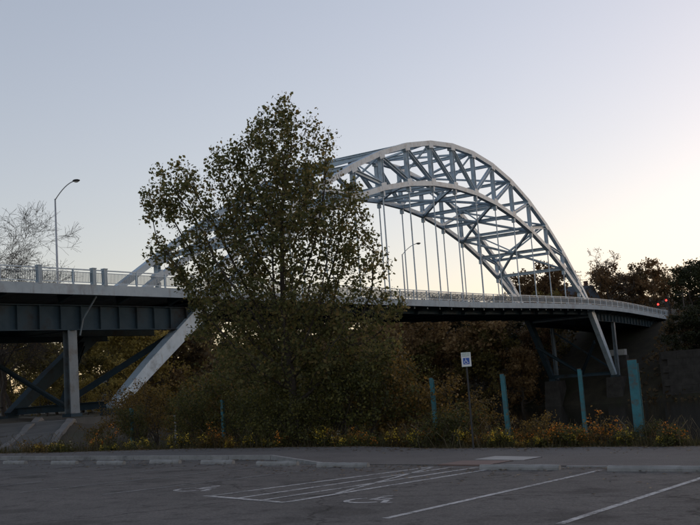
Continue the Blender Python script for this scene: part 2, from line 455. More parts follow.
# kerb stones along the raised walkway, falling to the ramp
kr = list(np.arange(-60, -18.4, 2.0))+[-18.4]
kroot = empty('kerb', L(24.4, -40)); tag(kroot, kind='structure')
o0 = kroot.location
for a, b_ in list(zip(kr[:-1], kr[1:]))+[(-18.4, -16.7), (-16.7, -15.0)]:
    pa, pb = wk(a)[1], wk(b_)[1]; ha, hb = wk(a)[3]+.012, wk(b_)[3]+.012
    v = []
    for (pp, rr, h) in ((pa, a+.006, ha), (pb, b_-.006, hb)):
        v += [L(pp-.18, rr, -.05), L(pp-.165, rr, h), L(pp-.003, rr, h), L(pp-.003, rr, -.05)]
    q = MB(); q.v = v; q.f = [(0, 1, 5, 4), (1, 2, 6, 5), (2, 3, 7, 6), (3, 2, 1, 0), (4, 5, 6, 7)]
    q.build('kerb_stone', MT['kerb'], kroot, org=o0)
# thin concrete edging flush with the lot on the right
ed = MB()
for a in np.arange(-8.2, 44, 2.0): ed.sweep([L(21.83, a, .0), L(21.8, a+1.99, .0)], (D[0], D[1], 0), .12, .05)
e_ = ed.build('edging', MT['kerb'], walk)

def marking(p0, r0_, p1, r1, w, mat='paint', dz=.005, par=lot, n=6):
    a = np.array([p0, r0_]); b_ = np.array([p1, r1]); d = (b_-a)/np.linalg.norm(b_-a); s = np.array([-d[1], d[0]])*w/2
    v = []; f = []
    for i in range(n+1):
        c_ = a+(b_-a)*i/n; v += [L(*(c_-s), dz), L(*(c_+s), dz)]
    for i in range(n): f.append((2*i, 2*i+1, 2*i+3, 2*i+2))
    me = bpy.data.meshes.new('stall_line'); me.from_pydata(v, [], f); me.materials.append(MT[mat])
    return link('stall_line', me, par)
for r_, pa in ((0.2, 12.2), (-2.35, 12.2), (-4.75, 12.2), (-7.25, 12.15)): marking(pa, r_, 20.9, r_+.12, .12)
for r_ in (-14.45, -16.85, -19.2, -21.6, -24.0, -26.4, -28.8, -31.2, -33.6): marking(14.2, r_-.4, 22.3+.05*(-r_-14), r_+.25, .09, 'paintfade')
# hatched access aisle beside the reserved spaces
marking(13.75, -10.1, 21.2, -9.72, .13); marking(14.35, -12.3, 21.7, -11.55, .13); marking(13.7, -10.1, 14.42, -12.42, .14)
marking(14.0, -10.75, 21.6, -10.3, .11); marking(14.2, -11.45, 21.7, -10.95, .11)
for k in range(1): marking(15.3, -10.1, 21.5, -11.45, .09)

def isa_marks(to3, s, mat, par, dz, name='wheelchair_symbol'):
    """access symbol from strokes on a unit square; to3(u, v) gives the point"""
    q = MB(); v = q.v; f = q.f
    def stroke(pts, w):
        b0 = len(v)
        for i, p in enumerate(pts):
            a = np.array(pts[max(i-1, 0)]); c_ = np.array(pts[min(i+1, len(pts)-1)]); d = (c_-a)/np.linalg.norm(c_-a); n = np.array([-d[1], d[0]])*w/2
            v.append(tuple(to3(*(np.array(p)-n)))); v.append(tuple(to3(*(np.array(p)+n))))
        for i in range(len(pts)-1): f.append((b0+2*i, b0+2*i+1, b0+2*i+3, b0+2*i+2))
    def disc(c_, r_):
        b0 = len(v)
        for j in range(12): v.append(tuple(to3(c_[0]+r_*math.cos(j*math.pi/6), c_[1]+r_*math.sin(j*math.pi/6))))
        f.append(tuple(range(b0, b0+12)))
    disc((.40, .90), .085)
    stroke([(.40, .79), (.43, .42)], .10); stroke([(.48, .61), (.66, .61)], .07)
    stroke([(.49, .43), (.68, .43), (.80, .13), (.92, .17)], .09)
    stroke([(.42+.29*math.cos(a), .33+.29*math.sin(a)) for a in np.linspace(2.15, 5.75, 12)], .085)
    return q.build(name, mat, par)
def lot_symbol(pc, rc, s):
    isa_marks(lambda u, w: L(pc+(w-.5)*s, rc+(u-.5)*s*.95, .005), s, MT['paint'], lot, .005)
lot_symbol(14.5, -8.75, 1.25); lot_symbol(15.7, -13.55, 1.25)

# ramp pads
pad = strip('ramp_pad', [(-11.5, 24.0, 25.3, .034), (-10.0, 23.7, 24.9, .034)], MT['padwhite'], walk)
pad2 = strip('tactile_strip', [(-11.6, 22.1, 23.5, .034), (-10.2, 22.0, 23.5, .034)], MT['tactile'], walk)

# wheel stops
ws = []
prof = [(-.08, 0), (-.075, .075), (-.045, .125), (.045, .125), (.075, .075), (.08, 0)]
def wheel_stop_mesh(seed):
    rg = random.Random(seed); q = MB(); n = 8
    for i in range(n+1):
        x = -.91+1.82*i/n; e = .985 if i in (0, n) else 1
        for (y, z) in prof: q.v.append((x, y*e*(1+rg.uniform(-.04, .04)), z*e*(1+rg.uniform(-.05, .05))-.01))
    for i in range(n):
        for j in range(5): q.f.append((i*6+j, i*6+j+1, i*6+6+j+1, i*6+6+j))
    q.f.append(tuple(range(6))); q.f.append(tuple(n*6+j for j in reversed(range(6))))
    return q.mesh('wheel_stop', MT['kerb'])
wsm = [wheel_stop_mesh(i) for i in range(3)]
for i, (p_, r_, a) in enumerate([(20.75, -3.45, 1.5), (20.7, -5.95, 0), (20.95, -8.97, 0), (21.55, -14.0, 1), (22.1, -16.45, 2), (22.6, -18.95, -1), (22.75, -21.1, 1), (22.35, -22.95, 0), (22.35, -25.0, 2), (22.4, -27.4, 0), (22.5, -29.9, 1)]):
    x, y, z = L(p_, r_, 0)
    o = link('wheel_stop', wsm[i % 3], None, (x, y, z-.004)); o.rotation_euler = (0, .033*E_[0], AX-math.pi/2+R(a)); o.scale = (min(1.04, np.interp(r_, [-26, -18, -9], [.58, .66, 1.03])), 1, 1); ws.append(o)
    tag(o, 'x', 'wheel stop', 'wheel stops along the head of the stalls')
label_row(ws, 'weathered concrete wheel stop at the head of a stall, {}')

# ------------------------------------------------------------------ bridge
N0 = np.array([-19.35, 78.69]); NV = -E_            # NV: from the near truss to the far truss
WB = 12.0
DQ = [-60, -30, -12, 0, 40, 66, 95, 110, 122, 132, 141, 162, 200, 300]
DZ = [9.9, 10.45, 10.9, 11.2, 12.0, 12.6, 13.55, 13.95, 14.12, 14.08, 13.9, 13.4, 13.1, 13.0]
def deckz(q):
    w = np.array([1, 2, 3, 2, 1])/9; return float(sum(wi*np.interp(q+dq, DQ, DZ) for wi, dq in zip(w, (-6, -3, 0, 3, 6))))
def B(q, o, z): return (N0[0]+D[0]*q+NV[0]*o, N0[1]+D[1]*q+NV[1]*o, z)
nv = Vector((NV[0], NV[1], 0)); dv = Vector((D[0], D[1], 0))
bridge = empty('arch_bridge', B(0, 0, 0)); tag(bridge, 'grey-blue steel through-arch truss bridge crossing the river behind the car park', 'bridge')
bo = bridge.location.copy()
def bpart(name, mb, mat, par=None, smooth=False): return mb.build(name, MT[mat], par or bridge, org=bo, smooth=smooth)

QC, PAN = 65.0, 6.6
def qn(k): return QC+PAN*k
PT = np.polyfit([12.2, 14.3, 21.8, 25.7, 38.7, 47, 54.75, 62.6, 69.8, 76.1, 82.8, 89.4, 93.5, 104, 114.6, 117.8], [12.7, 14.2, 18.4, 20.6, 27.6, 30.6, 32.6, 33.9, 34.3, 33.9, 32.8, 30.9, 29.0, 23.2, 15.3, 13.2], 4)
PB = np.polyfit([14.2, 18.4, 21.6, 45.7, 53.9, 60.7, 68.7, 76.6, 92, 103.5, 112, 116.5], [11.7, 14.4, 16.3, 25.5, 27.5, 28.4, 28.6, 28.0, 24.9, 20.6, 16.1, 13.3], 4)
def zt(k): return float(np.polyval(PT, qn(k)))
def zb(k): return float(np.polyval(PB, qn(k)))
KS = list(range(-8, 9))
for o in (0.0, WB):
    near = o == 0
    up_ = MB().sweep([B(qn(k), o, zt(k)) for k in KS], nv, .62, .64)
    for k in KS[1:-1]:                                              # gusset plates, a little proud of the chord
        up_.sweep([B(qn(k)-.6, o, (zt(k)*.91+zt(k-1)*.09)-.3), B(qn(k), o, zt(k)-.3), B(qn(k)+.6, o, (zt(k)*.91+zt(k+1)*.09)-.3)], nv, .65, .74)
    bpart('upper_chord', up_, 'steel')
    qz = [(qn(k), zb(k)) for k in KS[1:-1]]; qz = [(13.9, 11.6)]+qz+[(116.8, 13.1)]
    lo = MB().sweep([B(q, o, z) for q, z in qz], nv, .62, .62)
    for k in KS[1:-1]:
        lo.sweep([B(qn(k)-.6, o, (zb(k)*.91+zb(k-1)*.09)+.28), B(qn(k), o, zb(k)+.28), B(qn(k)+.6, o, (zb(k)*.91+zb(k+1)*.09)+.28)], nv, .65, .72)
    bpart('lower_chord', lo, 'steel')
    for k in KS[1:-1]:
        bpart('truss_post', MB().ibeam(B(qn(k), o, zb(k)+.5), B(qn(k), o, zt(k)-.6), .5, .52, nv, .05), 'steel')
    for k in KS[:-1]:
        if k in (-8, 7): continue
        if k <= 0: a, b_ = (k, zt(k)-.5), (k+1, zb(k+1)+.5)
        else: a, b_ = (k, zb(k)+.5), (k+1, zt(k+1)-.5)
        bpart('truss_diagonal', MB().ibeam(B(qn(a[0])+.35, o, a[1]), B(qn(b_[0])-.35, o, b_[1]), .44, .46, nv, .05), 'steel')
    for k in range(-7, 8):
        dz = deckz(qn(k))
        hb = MB()
        hb.tube([B(qn(k), o, dz-.4), B(qn(k), o, zb(k)-.3)], .085, 6)
        h_ = bpart('hanger', hb, 'steel')
        bpart('hanger_socket', MB().box(B(qn(k), o, zb(k)-.72), .34, .5, .62, AX), 'steel', h_)
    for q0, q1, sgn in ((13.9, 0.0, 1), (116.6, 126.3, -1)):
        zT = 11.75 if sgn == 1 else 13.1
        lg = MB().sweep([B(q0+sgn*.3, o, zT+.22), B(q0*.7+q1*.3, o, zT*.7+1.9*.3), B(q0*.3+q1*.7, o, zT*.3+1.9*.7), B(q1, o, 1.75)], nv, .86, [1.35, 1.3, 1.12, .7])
        bpart('arch_leg', lg, 'steel' if near else 'girder')  # far legs take the darkened steel, so their under-deck shade is painted in
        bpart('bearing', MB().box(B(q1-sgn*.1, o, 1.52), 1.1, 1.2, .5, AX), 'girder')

# struts and laterals between the two arches
for k in KS:
    for z_, nm, h in ((zt(k), 't', .42), (zb(k), 'b', .5)):
        if abs(k) == 8 and nm == 't': continue
        if z_ - deckz(qn(k)) < 4.6 and abs(k) < 8: continue
        bpart('cross_strut', MB().ibeam(B(qn(k), .36, z_), B(qn(k), WB-.36, z_), .4, h, None, .05), 'steel')
for k in range(-6, 6, 2):
    for z_ in (zb,):
        for a, b_ in (((k, .3), (k+2, WB-.3)), ((k, WB-.3), (k+2, .3))):
            pts = [B(qn(a[0]), a[1], z_(a[0])-.02), B(qn(k+1), WB/2, z_(k+1)-.02), B(qn(b_[0]), b_[1], z_(b_[0])-.02)]
            bpart('lateral_brace', MB().beam(pts[0], pts[1], .34, .3).beam(pts[1], pts[2], .34, .3), 'steel')
for k in range(-6, 6):
    a, b_ = ((.3, WB-.3) if k % 2 else (WB-.3, .3))
    bpart('lateral_brace', MB().beam(B(qn(k), a, zt(k)+.03), B(qn(k+1), b_, zt(k+1)+.03), .28, .26), 'steel')
for k in (-5, -3, -1, 1, 3, 5):                                      # sway frames
    for a, b_ in ((0.3, WB/2), (WB-.3, WB/2)):
        bpart('sway_brace', MB().beam(B(qn(k), a, zt(k)-.4), B(qn(k), b_, zb(k)+.25), .2, .2), 'steel')
for q1, s in ((0.0, 1), (126.3, -1)):                                # bracing between the legs under the deck
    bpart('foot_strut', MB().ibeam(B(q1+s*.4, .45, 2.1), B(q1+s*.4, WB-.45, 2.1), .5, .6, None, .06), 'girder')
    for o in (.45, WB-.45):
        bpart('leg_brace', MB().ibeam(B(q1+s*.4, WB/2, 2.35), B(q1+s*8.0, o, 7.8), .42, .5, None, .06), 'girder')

# deck
qs = np.concatenate([np.arange(-60, 162, 3.0), [162]])
def deck_sweep(o0, o1, dz0, dz1, q0=-60, q1=162):
    mb = MB(); qq = [q for q in qs if q0 < q < q1]; qq = [q0]+qq+[q1]
    for q in qq:
        z = deckz(q); mb.v += [B(q, o0, z+dz0), B(q, o1, z+dz0), B(q, o1, z+dz1), B(q, o0, z+dz1)]
    for i in range(len(qq)-1):
        for j in range(4): mb.f.append((4*i+j, 4*i+(j+1) % 4, 4*i+4+(j+1) % 4, 4*i+4+j))
    mb.f.append((3, 2, 1, 0)); e = 4*(len(qq)-1); mb.f.append((e, e+1, e+2, e+3)); return mb
slab = bpart('deck_slab', deck_sweep(-1.62, 13.62, -.42, -.08), 'concrete')
bpart('roadway', deck_sweep(.9, 11.1, -.075, -.03), 'road', slab)
for o0, o1 in ((-1.9, -1.625), (13.625, 13.9)): bpart('fascia_beam', deck_sweep(o0, o1, -.78, .0), 'fascia')
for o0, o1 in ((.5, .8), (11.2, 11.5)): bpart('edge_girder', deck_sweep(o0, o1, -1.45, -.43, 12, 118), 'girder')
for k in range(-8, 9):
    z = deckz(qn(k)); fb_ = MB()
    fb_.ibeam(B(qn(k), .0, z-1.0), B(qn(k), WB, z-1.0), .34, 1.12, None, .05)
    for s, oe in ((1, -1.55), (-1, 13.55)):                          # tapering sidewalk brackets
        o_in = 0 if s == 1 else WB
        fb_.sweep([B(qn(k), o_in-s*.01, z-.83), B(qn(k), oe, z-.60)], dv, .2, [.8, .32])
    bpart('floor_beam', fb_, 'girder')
for i, q in enumerate(np.arange(15.5, 116, 3.3)):
    z = deckz(q)
    bpart('drain_spout', MB().tube([B(q, -1.3, z-.4), B(q, -1.3, z-1.05)], .07, 6), 'steel')

# approach girders with stiffeners, and their columns
for q0, q1, ztop, zbot in ((-60, 11.5, 1.4, 3.25), (118.5, 162, 1.3, 2.55)):
    for o in (0.0, 6.0, WB):
        sg = MB(); qq = [q0]+[q for q in np.arange(-60, 163, 6.0) if q0 < q < q1]+[q1]
        for dzz, w, h in ((ztop, .5, .06), (zbot, .55, .07)):
            sg.sweep([B(q, o, deckz(q)-dzz) for q in qq], nv, w, h)
        sg.sweep([B(q, o, deckz(q)-(ztop+zbot)/2) for q in qq], nv, .05, zbot-ztop-.07)
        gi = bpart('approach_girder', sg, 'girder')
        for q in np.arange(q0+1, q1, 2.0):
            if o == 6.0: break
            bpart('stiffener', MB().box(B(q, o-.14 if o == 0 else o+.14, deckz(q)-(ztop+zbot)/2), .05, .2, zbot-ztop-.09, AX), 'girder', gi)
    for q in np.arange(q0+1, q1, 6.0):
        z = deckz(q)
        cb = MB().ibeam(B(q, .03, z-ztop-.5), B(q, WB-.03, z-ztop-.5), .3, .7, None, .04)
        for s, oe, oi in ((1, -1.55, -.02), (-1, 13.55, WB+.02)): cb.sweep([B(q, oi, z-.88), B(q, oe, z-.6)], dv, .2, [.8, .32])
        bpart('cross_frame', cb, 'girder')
for q, zt_, zb_, k in ((-4.0, 3.3, 1.6, .86), (128.6, 2.6, 1.6, .75), (158.5, 2.6, 8.2, .7)):
    for o in (0.0, WB):
        c_ = MB(); zT = deckz(q)-zt_
        for s in (-1, 1):                                            # two flanges and a web, wider at the foot
            c_.sweep([B(q, o+s*.36*k, zb_), B(q, o+s*.30*k, zT)], dv, 1.0*k, .07)
        me_ = MB()
        c_.sweep([B(q, o, zb_), B(q, o, zT)], nv, .60*k, .08)
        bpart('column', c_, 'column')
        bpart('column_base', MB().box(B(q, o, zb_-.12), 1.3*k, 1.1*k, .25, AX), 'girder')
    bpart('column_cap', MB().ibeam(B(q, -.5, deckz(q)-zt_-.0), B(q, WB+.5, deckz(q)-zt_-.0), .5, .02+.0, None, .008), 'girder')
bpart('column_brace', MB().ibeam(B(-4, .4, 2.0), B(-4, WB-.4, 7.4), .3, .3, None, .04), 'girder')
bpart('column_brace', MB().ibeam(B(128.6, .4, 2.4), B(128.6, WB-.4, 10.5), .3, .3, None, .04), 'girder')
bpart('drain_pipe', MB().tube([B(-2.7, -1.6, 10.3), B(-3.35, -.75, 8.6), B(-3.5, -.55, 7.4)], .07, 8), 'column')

# concrete under the feet
pm = MB().box(B(-1.8, 6, -.55), 8.4, 16.5, 3.6, AX, .97); bpart('pier', pm, 'ramp')
pm = [bpart('pier', MB().box(B(127.4, o, -1.95), 4.6, 3.4, 6.6, AX, .8), 'stone') for o in (0, WB)]
pm = MB().box(B(166.5, 6, 8.2), 8.0, 16.4, 9.0, AX); bpart('abutment', pm, 'stone')
bpart('bearing_block', MB().box(B(133.0, 1.0, 5.9), 1.6, 3.0, 1.1, AX), 'concrete')
bpart('bearing_pedestal', MB().box(B(133.2, 1.0, 2.3), 1.9, 3.3, 6.0, AX), 'stone')

# railings: near and far sidewalk
for side, o in (('near', -1.76), ('far', 13.76)):
    rl = MB(); qq = [-60]+[q for q in qs if -60 < q < 162]+[162]
    rl.sweep([B(q, o, deckz(q)+1.12) for q in qq], nv, .10, .09)
    rl.sweep([B(q, o, deckz(q)+.16) for q in qq], nv, .06, .06)
    rl.sweep([B(q, o, deckz(q)+.92) for q in qq], nv, .05, .05)
    ra = bpart('railing', rl, 'steel')
    pk = MB(); st = .15
    for q in np.arange(-30 if side == 'near' else -20, 162, st):
        z = deckz(q); hw = .019
        b0 = len(pk.v)
        for zz in (z+.18, z+.91):
            pk.v += [B(q-hw, o-hw, zz), B(q+hw, o-hw, zz), B(q+hw, o+hw, zz), B(q-hw, o+hw, zz)]
        pk.f += [(b0+j, b0+(j+1) % 4, b0+4+(j+1) % 4, b0+4+j) for j in range(4)]
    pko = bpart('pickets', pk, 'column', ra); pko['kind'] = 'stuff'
    pm_ = MB().box((0, 0, .555), .11, .13, 1.22).mesh('railing_post', MT['steel'])
    for q in np.arange(-28.2, 161.5, 3.3 if side == 'near' else 3.3):
        p = B(q, o, deckz(q)); link('railing_post', pm_, ra, (p[0]-bo[0], p[1]-bo[1], p[2]-bo[2]), rot=(0, 0, AX))
    pil = MB().box((0, 0, .58), .34, .32, 1.28).box((0, 0, 1.25), .4, .38, .07).mesh('railing_pillar', MT['fascia'])
    for q in (-18.6, -8.3, -3.1, -1.95, 160.0) if side == 'near' else (-8.3, -3.1):
        p = B(q, o, deckz(q)); link('railing_pillar', pil, ra, (p[0]-bo[0], p[1]-bo[1], p[2]-bo[2]), rot=(0, 0, AX))
# tall mesh fence on the far sidewalk
fn = MB(); o = 13.3
fn.sweep([B(q, o, deckz(q)+3.3) for q in np.arange(48, 105, 3)], nv, .07, .07)
fe = bpart('mesh_fence', fn, 'galv')
wr = MB(); hw = .011
for q in np.arange(48, 102, .22):
    z = deckz(q)
    for dq_ in (1.5, -1.5):
        p0, p1 = Vector(B(q, o, z+.1)), Vector(B(q+dq_, o, z+3.28)); b0 = len(wr.v)
        for p in (p0, p1): wr.v += [tuple(p+dv*hw), tuple(p-dv*hw*.5+nv*hw), tuple(p-dv*hw*.5-nv*hw)]
        wr.f += [(b0+j, b0+(j+1) % 3, b0+3+(j+1) % 3, b0+3+j) for j in range(3)]
bpart('wires', wr, 'galv', fe)['kind'] = 'stuff'
fp = MB().box((0, 0, 1.68), .08, .08, 3.3).mesh('fence_post', MT['galv'])
for q in np.arange(48, 103, 3):
    p = B(q, o, deckz(q)); link('fence_post', fp, fe, (p[0]-bo[0], p[1]-bo[1], p[2]-bo[2]), rot=(0, 0, AX))

# road on the far bank beyond the bridge
rd = MB(); qq = np.arange(162.05, 186, 4)
for q in qq:
    z = deckz(q)
    rd.v += [B(q, -1.6, z-.5), B(q, -1.6, z-.03), B(q, 13.6, z-.03), B(q, 13.6, z-.5)]
for i in range(len(qq)-1):
    for j in range(3): rd.f.append((4*i+j, 4*i+j+1, 4*i+5+j, 4*i+4+j))
tag(rd.build('road', MT['road']), kind='structure')

# paved ramp from the lot up to the bridge foot
pav = empty('concrete_ramp', (-17, 58, 0)); tag(pav, 'pale concrete ramp with edge strips rising from lot to left bridge foot', 'ramp')
po = pav.location
def ramp_sheet(name, a0, a1, b0, b1, lift, mat):
    q = MB(); n = 14
    for i in range(n+1):
        t_ = i/n
        for (A, Bp) in ((a0, b0), (a1, b1)):
            x = A[0]+(Bp[0]-A[0])*t_; y = A[1]+(Bp[1]-A[1])*t_
            q.v.append((x, y, gz(x, y)+lift)); 
    for i in range(n): q.f.append((2*i, 2*i+1, 2*i+3, 2*i+2))
    k0 = len(q.v)
    for i in range(n+1):
        for j in (0, 1): v_ = q.v[2*i+j]; q.v.append((v_[0], v_[1], v_[2]-lift-.1))
    for i in range(n):
        for j in (0, 1): a = 2*i+j; q.f.append((a, a+2, k0+a+2, k0+a))
    return q.build(name, MT[mat], pav, org=po)
ramp_sheet('pavement', (-19.5, 41.5), (-13.9, 42.5), (-31, 75), (-20.7, 72.9), .10, 'ramp')
ramp_sheet('edge_strip', (-13.85, 42.5), (-13.55, 42.55), (-20.6, 72.9), (-20.1, 72.9), .2, 'kerbdark')
ramp_sheet('edge_strip', (-15.9, 42.2), (-15.6, 42.25), (-23.2, 73.3), (-22.7, 73.2), .16, 'kerbdark')

# river wall on the far bank
wl = MB()
wroot = empty('river_wall', (*xy(181, -30), WATER)); tag(wroot, 'dark stone river wall below the bridge end on the far bank', 'wall')
wo_ = wroot.location
rgw = random.Random(4)
def wall_block(ra, rb, za, zb2, d):
    q = MB(); c0 = xy(181.6, ra); c1 = xy(181.6, rb)
    q.sweep([(*c0, (za+zb2)/2), (*c1, (za+zb2)/2)], (D[0], D[1], 0), 1.2+d, zb2-za); return q
z_ = WATER-1
for row in range(8):
    r_ = -47.5 - (row % 2)*1.0
    while r_ < 20:
        w = rgw.uniform(2.0, 3.2); wall_block(r_, r_+w-.03, z_, z_+1.15, rgw.uniform(-.05, .05)).build('stone_block', MT['stone'], wroot, org=wo_); r_ += w
    z_ += 1.17
q = MB().sweep([(*xy(182.0, -49), .6), (*xy(182.0, 20), .6)], (D[0], D[1], 0), 1.1, 9.2); q.build('wall_core', MT['stone'], wroot, org=wo_)

# ------------------------------------------------------------------ lamps, signals, sign, posts, house, utility poles
def street_lamp(q, o, hgt, s, label):
    z = deckz(q); b = Vector(B(q, o, z)); root = empty('street_lamp', b); tag(root, label, 'street lamp', 'street lamps on the bridge deck')
    MB().tube([(0, 0, -.1), (0, 0, .5), (0, 0, hgt)], [.16, .12, .075], 8).build('pole', MT['galv'], root, smooth=True)
    a = -nv*s; pts = [Vector((0, 0, hgt-.1))+a*(2.6*t_)+Vector((0, 0, 1.35*(1-(1-t_)**1.8))) for t_ in np.linspace(0, 1, 9)]
    ar = MB().tube(pts, .05, 6).build('arm', MT['galv'], root, smooth=True)
    e = pts[-1]+a*.28
    MB().ball(e, .36, .2, .13).build('lamp_head', MT['dark'], root, smooth=True).rotation_euler = (0, 0, 0)
    MB().ball(e-Vector((0, 0, .07)), .24, .14, .12).build('lens', MT['glass'], root, smooth=True)
street_lamp(6.9, 13.35, 10.2, 1, 'tall curved-arm street lamp rising above the left end of the deck')
street_lamp(73.5, 13.55, 8.9, 1, 'curved-arm street lamp seen through hangers below the arch')

def signal(x, y, zc, label, mastdx):
    zg = gz(x+mastdx, y+1); root = empty('traffic_signal', (x+mastdx, y+1, zg)); tag(root, label, 'traffic light', 'traffic lights at the far bridge end')
    ox = root.location
    MB().tube([(x+mastdx, y+1, zg-.3), (x+mastdx, y+1, zc+1.2)], [.12, .08], 8).tube([(x+mastdx, y+1, zc+.9), (x, y+.25, zc+.75)], .05, 6).build('mast', MT['dark'], root, org=ox)
    h = MB().box((x, y+.12, zc-.58), .62, .3, 1.9).build('housing', MT['dark'], root, org=ox)
    for i, mt in ((0, 'red'), (1, 'lens'), (2, 'lens')):
        MB().ball((x, y-.04, zc-.58*i), .21, .09, .21).build('signal_lens', MT[mt], h, org=ox)
        MB().sweep([(x, y-.06, zc+.19-.58*i), (x, y-.35, zc+.17-.58*i)], (1, 0, 0), .34, .02).build('visor', MT['dark'], h, org=ox)
signal(69.4, 228, 16.95, 'lower left traffic signal glowing red past the far bridge end', 2.6)
signal(71.35, 228, 17.75, 'upper right traffic signal glowing red past the far bridge end', .9)

# reserved-parking sign
sx, sy = 3.47, 32.0; sz = gz(sx, sy)
sg = empty('parking_sign', (sx, sy, sz)); tag(sg, 'white and blue wheelchair parking sign on a dark post at lot edge', 'sign')
MB().ibeam((0, 0, -.2), (0, 0, 2.67-sz-.05), .055, .03, (1, 0, 0), .006).build('post', MT['dark'], sg)
pl = MB().box((0, -.03, 2.43-sz), .305, .008, .46).build('plate', MT['signwhite'], sg)
MB().box((0, -.036, 2.38-sz), .20, .006, .20).build('blue_panel', MT['signblue'], pl)
isa_marks(lambda u, w: (-.085+u*.17, -.0405, 2.38-sz-.085+w*.17), .17, MT['signwhite'], pl, 0)
MB().box((0, -.036, 2.655-sz), .29, .005, .006).box((0, -.036, 2.205-sz), .29, .005, .006).build('border', MT['signgreen'], pl)
for txt, dz in (('RESERVED', 2.585), ('PARKING', 2.525)):
    cu = bpy.data.curves.new('lettering', 'FONT'); cu.body = txt; cu.size = .058; cu.align_x = 'CENTER'; cu.extrude = .001
    tmp = bpy.data.objects.new('tmp', cu); COL.objects.link(tmp)
    me = bpy.data.meshes.new_from_object(tmp); bpy.data.objects.remove(tmp)
    me.materials.clear(); me.materials.append(MT['signgreen'])
    link('lettering', me, pl, (0, -.0365, dz-sz), rot=(R(90), 0, 0))

# teal piles left standing along the bank
posts = []
for (x, y, ztop, w, lx, lab) in ((8.6, 31.5, 2.04, .31, .0, 'thick teal painted steel pile at the right end of the bank'),
        (7.36, 33.5, 1.89, .13, .0, 'slim teal painted pile just left of the thick teal pile'),
        (4.99, 34.5, 1.91, .15, -.06, 'leaning teal painted pile right of the parking sign'),
        (2.67, 36.5, 1.97, .14, -.02, 'teal painted pile left of the parking sign among shrubs'),
        (-5.85, 43, 1.73, .13, 0, 'teal painted pile in the shade left of the big tree'),
        (-9.98, 44, 1.66, .13, .02, 'leftmost teal painted pile, below the pale bridge leg')):
    z = gz(x, y); root = empty('steel_pile', (x, y, z), R(-24)); tag(root, lab, 'post', 'teal piles along the bank'); posts.append(root)
    h = ztop-z; q = MB()
    t_ = w*.09
    top = Vector((lx, 0, h))
    for s in (-1, 1): q.sweep([(0, s*w*.5, -.4), (lx, s*w*.5, h-(0 if s < 0 else w*.35))], (1, 0, 0), w*.92, t_)
    q.build('flange', MT['teal'], root)
    MB().sweep([(0, 0, -.4), (lx, 0, h-w*.1)], (1, 0, 0), t_, w-t_).build('web', MT['teal'], root)
    MB().box((lx, -w*.5, h+.012), w*.9, t_*.9, .02).build('cut_end', MT['rust'], root)
# thin pale stake in the undergrowth
for (x, y, h, lab) in ((-8.2, 44.5, 1.35, 'thin pale stake standing in weeds beside the leftmost teal pile'), (10.6, 40.5, .5, 'short pale stake right behind the slim teal pile')):
    z = gz(x, y); st_ = empty('stake', (x, y, z)); tag(st_, lab, 'stake')
    MB().tube([(0, 0, -.3), (.03, 0, h*.6), (.02, 0, h)], [.05, .045, .035], 7).build('shaft', MT['galv'], st_)
    MB().tube([(.02, 0, h), (.02, 0, h+.05)], [.05, .045], 7).build('cap', MT['concrete'], st_)

# house on the far bank
hx, hy = 53.5, 241.0; hz = gz(hx, hy)
hs_ = empty('house', (hx, hy, hz), R(8)); tag(hs_, 'house with dark slate gable roof and chimney behind the far bridge end', 'house')
MB().box((0, 0, 3.0), 9.0, 8.0, 6.6).build('wall', MT['siding'], hs_)
rf = MB(); rf.v = [(-5, -4.6, 6.1), (5, -4.6, 6.1), (5, 4.6, 6.1), (-5, 4.6, 6.1), (-5, 0, 10.6), (5, 0, 10.6), (-5, -4.6, 6.32), (5, -4.6, 6.32), (5, 4.6, 6.32), (-5, 4.6, 6.32), (-5, 0, 10.85), (5, 0, 10.85)]
rf.f = [(6, 7, 11, 10), (8, 9, 10, 11), (0, 4, 5, 1), (2, 5, 4, 3), (0, 1, 7, 6), (2, 3, 9, 8), (0, 6, 10, 4), (4, 10, 9, 3), (1, 5, 11, 7), (5, 2, 8, 11)]
rfo = rf.build('roof', MT['roof'], hs_)
gb = MB(); gb.v = [(-4.5, -4, 6.3), (-4.5, 4, 6.3), (-4.5, 0, 10.2), (4.5, -4, 6.3), (4.5, 4, 6.3), (4.5, 0, 10.2)]; gb.f = [(0, 2, 1), (3, 4, 5)]; gb.build('gable', MT['siding'], hs_)
MB().box((3.4, .6, 10.9), .8, .8, 2.0).box((3.4, .6, 11.95), .95, .95, .14).build('chimney', MT['brickred'], rfo)
for wx in (-2.8, 0, 2.8):
    for wz in (1.6, 4.4):
        wn_ = MB().box((wx, -4.02, wz), 1.1, .1, 1.5).build('window', MT['signwhite'], hs_)
        MB().box((wx, -4.09, wz), .86, .03, 1.26).build('pane', MT['winglass'], wn_)

def upole(x, y, ztop, lab, arms=1):
    z = gz(x, y); root = empty('utility_pole', (x, y, z)); tag(root, lab, 'utility pole'); h = ztop-z
    MB().tube([(0, 0, -.5), (0, 0, h)], [.17, .11], 8).build('pole', MT['barkgrey'], root)
    for i in range(arms):
        ca = MB().beam((-1.5, .0, h-.5-i*.9), (1.5, .0, h-.5-i*.9), .12, .12).build('crossarm', MT['barkgrey'], root)
        for s in (-1.35, -.5, .5, 1.35): MB().tube([(s, 0, h-.45-i*.9), (s, 0, h-.2-i*.9)], .05, 6).build('insulator', MT['dark'], ca)
upole(56.8, 252, 28.6, 'utility pole with crossarms rising above the slate-roofed house', 2)
upole(64.8, 240, 21.5, 'weathered pole standing before the rust-brown trees on the far bank', 1)
upole(74.6, 226, 19.2, 'pole just right of the red traffic signals', 1)

